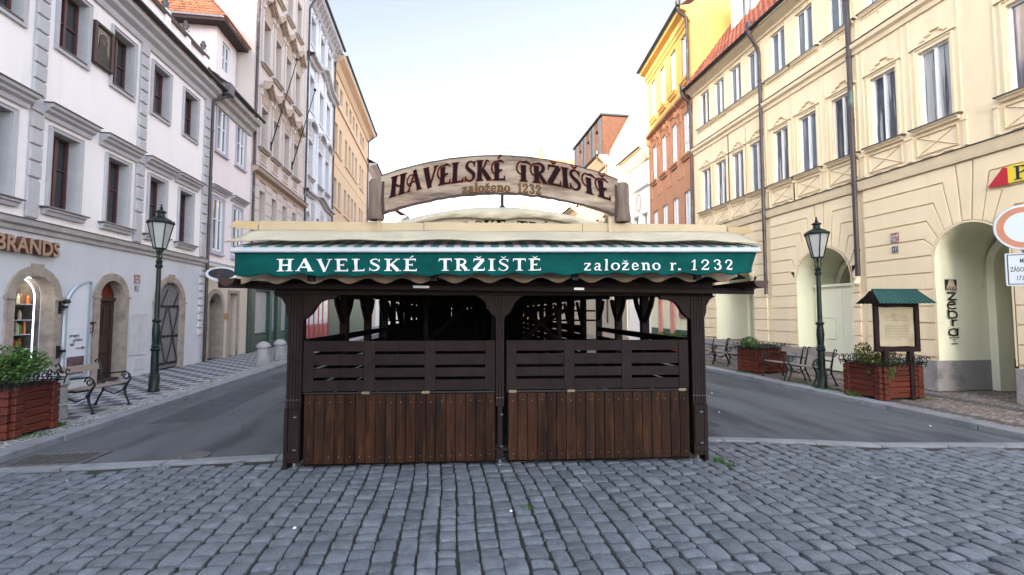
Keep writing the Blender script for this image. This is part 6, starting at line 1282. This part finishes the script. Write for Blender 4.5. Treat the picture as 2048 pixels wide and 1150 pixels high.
# roof
mb = MB(); mb.prism([(-.42, 2.10), (5.32, 2.10), (5.20, 2.16), (-.30, 2.16)], -4.95, .28, T); mb.box(-.2, 5.1, 2.0, 2.1, -4.9, -4.8, T)
for n in (-1, -1.95, -2.9, -3.9): mb.box(-.3, 5.2, 2.03, 2.099, n-.05, n+.05, T)
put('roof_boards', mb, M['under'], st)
mb = MB(); mb.prism([(-.40, 2.165), (5.30, 2.165), (5.0, 2.60), (-.1, 2.60)], -4.95, .24, T); put('roof_cover', mb, M['canvas'], st)
for s, x in ((-1, -.47), (1, 5.35)):
    mb = MB(); r = .085; P_ = [(x+r*math.cos(R(a)), 2.06+r*math.sin(R(a))) for a in range(180, 361, 20)]; Q = [(x+(r-.01)*math.cos(R(a)), 2.06+(r-.01)*math.sin(R(a))) for a in range(360, 179, -20)]
    mb.prism(P_+Q, -4.95, .5, T); mb.prism(P_, .49, .5, T); put('side_gutter', mb, M['guttr'], st)
# fascia boards on top with raised end flaps
mb = MB()
for a, b in ((-.24, 1.55), (1.555, 3.35), (3.355, 5.06)): mb.box(a, b, 2.615+.008*(a-2.4), 2.72+.006*(a-2.4), .30, .33, T)
put('fascia_board', mb, M['fascia'], st, bevel=.004)
mb = MB(); q = lambda P: mb.raw([T(*p) for p in P], [(0, 1, 2, 3), (7, 6, 5, 4), (0, 4, 5, 1), (1, 5, 6, 2), (2, 6, 7, 3), (3, 7, 4, 0)])
for s, c in ((-1, -.25), (1, 5.08)):
    P_ = [(c, 2.60, .34), (c, 2.70, .30), (c+s*.24, 2.71, .32), (c+s*.27, 2.62, .40)]; q(P_+[(a, b, n-.015) for a, b, n in P_])
put('end_flap', mb, mat('brown_tan_flap', (.36, .25, .12), rough=.6, var=.15, sc=4), st)
# cream weather sheet below the fascia, flaring out at both ends
nu, nv = 60, 6; v = []
for j in range(nv+1):
    f = j/nv
    for i in range(nu+1):
        x = i/nu; u = -.28+5.42*x; e = abs(2*x-1)**10; n_ = .325+.33*f+.02*e*f; z = 2.625-.155*f+.009*math.sin(x*37)*f+.012*math.sin(x*91+1)*f*e+(-.035*f*e); u += (2*x-1)*abs(2*x-1)**5*.13*f
        v.append(T(u, z+.008*(u-2.4), n_+.012*math.sin(x*23+j)+.03*f*(1-f)*4*noise.noise(Vector((x*30, f*2.5, 4)))))
mb = MB(); mb.raw(v, [(j*(nu+1)+i, j*(nu+1)+i+1, (j+1)*(nu+1)+i+1, (j+1)*(nu+1)+i) for j in range(nv) for i in range(nu)]); ws = put('weather_sheet', mb, M['canvas'], st, smooth=True); so_ = ws.modifiers.new('thick', 'SOLIDIFY'); so_.thickness = .012
# rolled striped awning above the white rail
AW = lambda u, v, n: T(u, v+.009*(u-2.4), n)
strp = mat('green_beige_awning_stripes', (.1, .1, .1), rough=.8); N, L, b = nodes(strp); tc = N.new('ShaderNodeTexCoord'); sx_ = N.new('ShaderNodeSeparateXYZ'); L.new(tc.outputs['Object'], sx_.inputs[0]); mm = N.new('ShaderNodeMath'); mm.operation = 'PINGPONG'; mm.inputs[1].default_value = .078; L.new(sx_.outputs[0], mm.inputs[0]); gt = N.new('ShaderNodeMath'); gt.operation = 'GREATER_THAN'; gt.inputs[1].default_value = .043; L.new(mm.outputs[0], gt.inputs[0]); mx = N.new('ShaderNodeMix'); mx.data_type = 'RGBA'; mx.inputs['A'].default_value = (.006, .07, .062, 1); mx.inputs['B'].default_value = (.26, .21, .19, 1); L.new(gt.outputs[0], mx.inputs['Factor']); L.new(mx.outputs['Result'], b.inputs['Base Color'])
mb = MB(); pts = [(.10, 2.535), (.10, 2.55), (.72, 2.392), (.725, 2.372), (.70, 2.372)]; mb.sweep(pts, -.29, 5.19, AW); aw = put('striped_canopy', mb, strp, st, smooth=False)
mb = MB()
for u in (.35, 1.65, 3.2, 4.6): mb.box(u, u+.07, 2.05, 2.36, .20, .48, AW)
put('awning_arm', mb, M['iron'], aw)
mb = MB(); mb.box(-.30, 5.18, 2.322, 2.372, .70, .77, AW); mb.box(-.30, 5.18, 2.328, 2.343, .77, .776, AW); put('front_rail', mb, M['rail'], st, bevel=.006)
FOLD = lambda u, f, fold: fold*f*(math.sin(u*7.1+.6*math.sin(f*5))+.6*math.sin(u*17.3+2*f)+.3*math.sin(u*41+f*7))+.45*fold*noise.noise(Vector((u*3.3, f*2.2, 1.7)))
def valance(name, z1, z0, n, m, u0, u1, per, amp, ph, fold, tail=0.):
    nu, nv = 260, 14; v = []
    for j in range(nv+1):
        f = j/nv
        for i in range(nu+1):
            x = i/nu; u = u0+(u1-u0)*x; bot = z0+amp*math.cos(2*math.pi*(u-ph)/per); z = z1+(bot-z1)*f
            w_ = FOLD(u, f, fold)
            v.append(AW(u, z, n+w_))
    mb = MB(); mb.raw(v, [(j*(nu+1)+i, j*(nu+1)+i+1, (j+1)*(nu+1)+i+1, (j+1)*(nu+1)+i) for j in range(nv) for i in range(nu)]); o = put(name, mb, m, st, smooth=True); s_ = o.modifiers.new('thick', 'SOLIDIFY'); s_.thickness = .006; return o
vg = valance('green_valance', 2.325, 2.093, .735, M['cloth'], -.27, 5.10, .36, .013, .02, .020)
mb = MB(); mb.raw([AW(5.10, 2.325, .735), AW(5.18, 2.325, .70), AW(5.17, 2.32, .45), AW(4.98, 2.12, .62), AW(5.08, 2.10, .735)], [(0, 1, 2, 3, 4)]); put('valance_return', mb, M['cloth'], vg)
valance('beige_under_valance', 2.20, 2.055, .42, M['undercloth'], -.36, 5.12, .38, .03, .2, .008)
for s in (-1, 1):
    e = -.38 if s < 0 else 5.14; mb = MB(); mb.raw([AW(e, 2.2, .42), AW(e+s*.1, 2.13, .1), AW(e+s*.12, 2.07, -.4), AW(e-s*.1, 2.10, -.3), AW(e-s*.1, 2.07, .42)], [(0, 1, 2, 3, 4)]); put('cover_edge', mb, M['undercloth'], st)
FV = lambda u, v, n: AW(u, v+2.10, .752+n+.012*.9*max(0, min(1, (2.325-(v+2.10))/.23))*(math.sin(u*7.1)+.6*math.sin(u*17.3+1)))
FV = lambda u, v, n: AW(u, 2.133+v, .735+FOLD(u, max(0, min(1, (2.325-(2.133+v))/.232)), .020)+.006+n)
for wd_, a_, b_, h_, g_ in (('HAVELSKÉ', .15, 1.55, .125, .17), ('TRŽIŠTĚ', 1.76, 2.83, .125, .17), ('založeno', 3.27, 4.10, .118, .09), ('r.', 4.20, 4.33, .118, .05), ('1232', 4.42, 4.90, .118, .16)):
    mb = MB(); strokes(mb, wd_, GA, a_, b_, h_, FV, gap=g_); put('white_lettering', mb, M['whitepaint'], vg, recalc=False)
# the arched scroll sign on the roof
sg = thing('scroll_sign', 'arched parchment scroll sign with large dark lettering mounted on the front stall roof', 'sign', Matrix.Translation((-1.737, 5.612, RZ)) @ Matrix.Rotation(SR, 4, 'Z') @ Vector(T(2.42, 2.60, .35)), SR)
TS = lambda u, v, n: (u-2.42, -n, v-2.60)
arc = lambda u: 3.245-.26*((u-2.42)/1.36)**2+.004*(u-2.42)
nu = 80; top = []; bot = []
for i in range(nu+1):
    u = 1.08+2.68*i/nu; top.append((u, arc(u)+.235+.005*noise.noise(Vector((u*9, 0, 0))))); bot.append((u, arc(u)-.208-.012*abs(noise.noise(Vector((u*6, 5, 0))))+.01*noise.noise(Vector((u*15, 9, 0)))))
mb = MB(); mb.prism(top+bot[::-1], -.02, .02, TS); bd = put('scroll_board', mb, M['parch'], sg)
mb = MB(); mb.ribbon([(u, v-.004) for u, v in top], .012, .012, .02, TS, .003); mb.ribbon([(u, v+.007) for u, v in bot], [.018+.05*abs(noise.noise(Vector((u*5, 3, 1)))) for u, v in bot], 0, .02, TS, .003); put('scorched_rim', mb, M['edge'], bd)
for s, c in ((-1, 1.02), (1, 3.82)):
    z = arc(c); mb = MB(); lean = s*.0
    mb.lathe([(.03, .225), (.06, .22), (.08, .19), (.078, .02), (.080, -.10), (.090, -.17), (.094, -.205), (.085, -.235), (.055, -.238), (.05, -.225), (.02, -.225)], TS(c, z+.0, -.02), 20)
    o = put('rolled_end', mb, M['roll'], bd, smooth=True, auto=50)
    mb = MB(); mb.ribbon([(c-s*.088, z+.19), (c-s*.082, z), (c-s*.094, z-.18)], .026, .036, .02, TS, .006); mb.tube([TS(c+.05*math.cos(R(a))*(1-a/900), z-.232, .015+.05*math.sin(R(a))*(1-a/900)) for a in range(0, 700, 30)], .006, 4); put('roll_crease', mb, M['edge'], o)
FS = lambda u, v, n: TS(u-.035*(u-2.42)*(v-.0)*2.2, arc(u)+v, .021+n)
mb = MB(); strokes(mb, 'HAVELSKÉ', GF, 1.18, 2.47, .235, lambda u, v, n: FS(u, v-.055, n), grow=.010, n0=.001, gap=.0); strokes(mb, 'TRŽIŠTĚ', GF, 2.59, 3.68, .235, lambda u, v, n: FS(u, v-.055, n), grow=.010, n0=.001, gap=.0); put('letter_outline', mb, M['outline'], bd, recalc=False)
mb = MB(); strokes(mb, 'HAVELSKÉ', GF, 1.18, 2.47, .235, lambda u, v, n: FS(u, v-.055, n), n0=.006, gap=.0); strokes(mb, 'TRŽIŠTĚ', GF, 2.59, 3.68, .235, lambda u, v, n: FS(u, v-.055, n), n0=.006, gap=.0); put('dark_lettering', mb, M['letter'], bd, recalc=False)
mb = MB(); strokes(mb, 'založeno', GA, 1.98, 2.52, .11, lambda u, v, n: FS(u, v-.185, n), grow=.006, n0=.001, gap=.02); strokes(mb, '1232', GA, 2.60, 2.87, .115, lambda u, v, n: FS(u, v-.185, n), grow=.006, n0=.001, gap=.05); put('small_outline', mb, M['letter'], bd, recalc=False)
mb = MB(); strokes(mb, 'založeno', GA, 1.98, 2.52, .11, lambda u, v, n: FS(u, v-.185, n), n0=.006, gap=.02); strokes(mb, '1232', GA, 2.60, 2.87, .115, lambda u, v, n: FS(u, v-.185, n), n0=.006, gap=.05); put('gold_lettering', mb, M['gold'], bd, recalc=False)
for u in (1.06, 3.67): mb = MB(); mb.box(u-.02, u+.02, 2.60, 2.82, -.03, .0, TS); put('support_post', mb, M['fascia'], sg)
# the stalls standing behind in one row
AX = R(-3.1); d = Vector((math.sin(-AX), math.cos(-AX)))
def back_stall(label, p):
    t = thing('market_stall', label, 'market stall', (p.x, p.y, RZ), AX, 'closed timber stalls in one row behind the front stall'); TB = lambda u, v, n: (u, -n, v-RZ)
    for x in (0., 2.35, 4.75):
        for n in (0, -1.5, -3.0, -4.4):
            if x == 2.35 and n in (-1.5, -3.0): continue
            mb = MB(); mb.box(x, x+.13, RZ, 2.05, n-.13, n, TB); put('post', mb, M['under'], t)
    for x in (.03, 4.78):
        mb = MB()
        for z in (.1, .32, .54, .76, .98, 1.2): mb.box(x, x+.03, z, z+.19, -4.4, 0, TB)
        put('side_slats', mb, M['under'], t)
        mb = MB()
        for n in (0, -1.5, -3.0): mb.tube([TB(x, 1.5, n-.15), TB(x, 1.95, n-.55)], .045, 4); mb.tube([TB(x, 1.5, n-1.38), TB(x, 1.95, n-.95)], .045, 4)
        put('side_brace', mb, M['under'], t)
    mb = MB()
    for z in (.1, .32, .54, .76, .98, 1.14): mb.box(.1, 2.3, z, z+.19, -.06, -.03, TB); mb.box(2.5, 4.7, z, z+.19, -.06, -.03, TB) if z < .5 else None
    mb.tube([TB(2.6, .7, -.05), TB(4.6, 1.9, -.05)], .05, 4); put('front_slats', mb, M['under'], t)
    mb = MB()
    for x in range(17): mb.box(1.0+x*.17, 1.0+x*.17+.125+.015*(x % 3), RZ+.05, 1.93-.05*(x % 4 == 1), -4.42, -4.36, TB)
    put('back_boards', mb, M['under'], t)
    mb = MB(); mb.box(-.4, 5.3, 2.05, 2.12, -4.4, .3, TB); put('roof_boards', mb, M['under'], t)
    mb = MB(); mb.prism([(-.4, 2.12), (5.3, 2.12), (5.0, 2.5), (-.1, 2.5)], -4.4, .25, TB); put('roof_cover', mb, M['canvas'], t); return t
p0 = Vector((-1.737, 5.612))+d*5.25; q0 = None
for i, lab in enumerate(('second timber stall, directly behind the front stall', 'third timber stall of the row', 'fourth timber stall of the row', 'fifth timber stall of the row', 'last timber stall at the far end of the row')):
    p = p0+d*(4.75*i)
    if q0 is None: q0 = back_stall(lab, p)
    else: dup(q0, loc=(p.x, p.y, RZ), label=lab)
# tarpaulin-covered arched sign of the second stall
k = thing('covered_sign', 'arched sign half wrapped in cream tarpaulin rising behind the front stall roof', 'sign', (p0.x, p0.y, 2.4), AX)
TK = lambda u, v, n: (u, -n, v-2.4); ar = lambda u: 4.21-.36*((u-2.9)/2.35)**2
nu, nv = 70, 8; v = []
for j in range(nv+1):
    for i in range(nu+1):
        x = i/nu; u = .35+4.95*x; f = j/nv; dd_ = abs(u-2.9)/2.5; z = ar(u)-f*(.29+.03*math.sin(u*3))*(1-.5*dd_); n_ = .10*math.sin(f*math.pi*.8)+.05+.022*math.sin(u*11+f*6)*f+.02*noise.noise(Vector((u*5, f*3, 2)))
        v.append(TK(u, z+.008*noise.noise(Vector((u*4, 0, 3))), n_))
mb = MB(); mb.raw(v, [(j*(nu+1)+i, j*(nu+1)+i+1, (j+1)*(nu+1)+i+1, (j+1)*(nu+1)+i) for j in range(nv) for i in range(nu)]); o = put('tarpaulin', mb, M['canvas'], k, smooth=True); o.modifiers.new('thick', 'SOLIDIFY').thickness = .05
mb = MB(); P_ = [(u_, ar(u_)-.05) for u_ in [.5+4.8*i/30 for i in range(31)]]; mb.prism(P_+[(u_, 3.2) for u_, z in P_[::-1]], -.06, .0, TK); bd2 = put('sign_board', mb, M['canvas'], k)
mb = MB(); strokes(mb, 'HAVELSKÉ', GA, .75, 2.95, .36, lambda u, v, n: TK(u, ar(u)-.66+v, .001+n), gap=.06); strokes(mb, 'TRŽIŠTĚ', GA, 3.2, 5.0, .36, lambda u, v, n: TK(u, ar(u)-.66+v, .001+n), gap=.06); put('dark_lettering', mb, M['letter'], bd2, recalc=False)
mb = MB(); mb.tube([TK(2.85, 3.9, -.1), TK(2.85, 4.62, -.1)], .035, 8); mb.lathe([(.06, 0), (.08, .04), (.03, .1)], TK(2.85, 4.2, -.1), 8); put('mast', mb, M['iron'], k)
for u in (.6, 5.2): mb = MB(); mb.box(u-.04, u+.04, 2.42, 3.8, -.05, -.01, TK); put('support_post', mb, M['iron'], k)
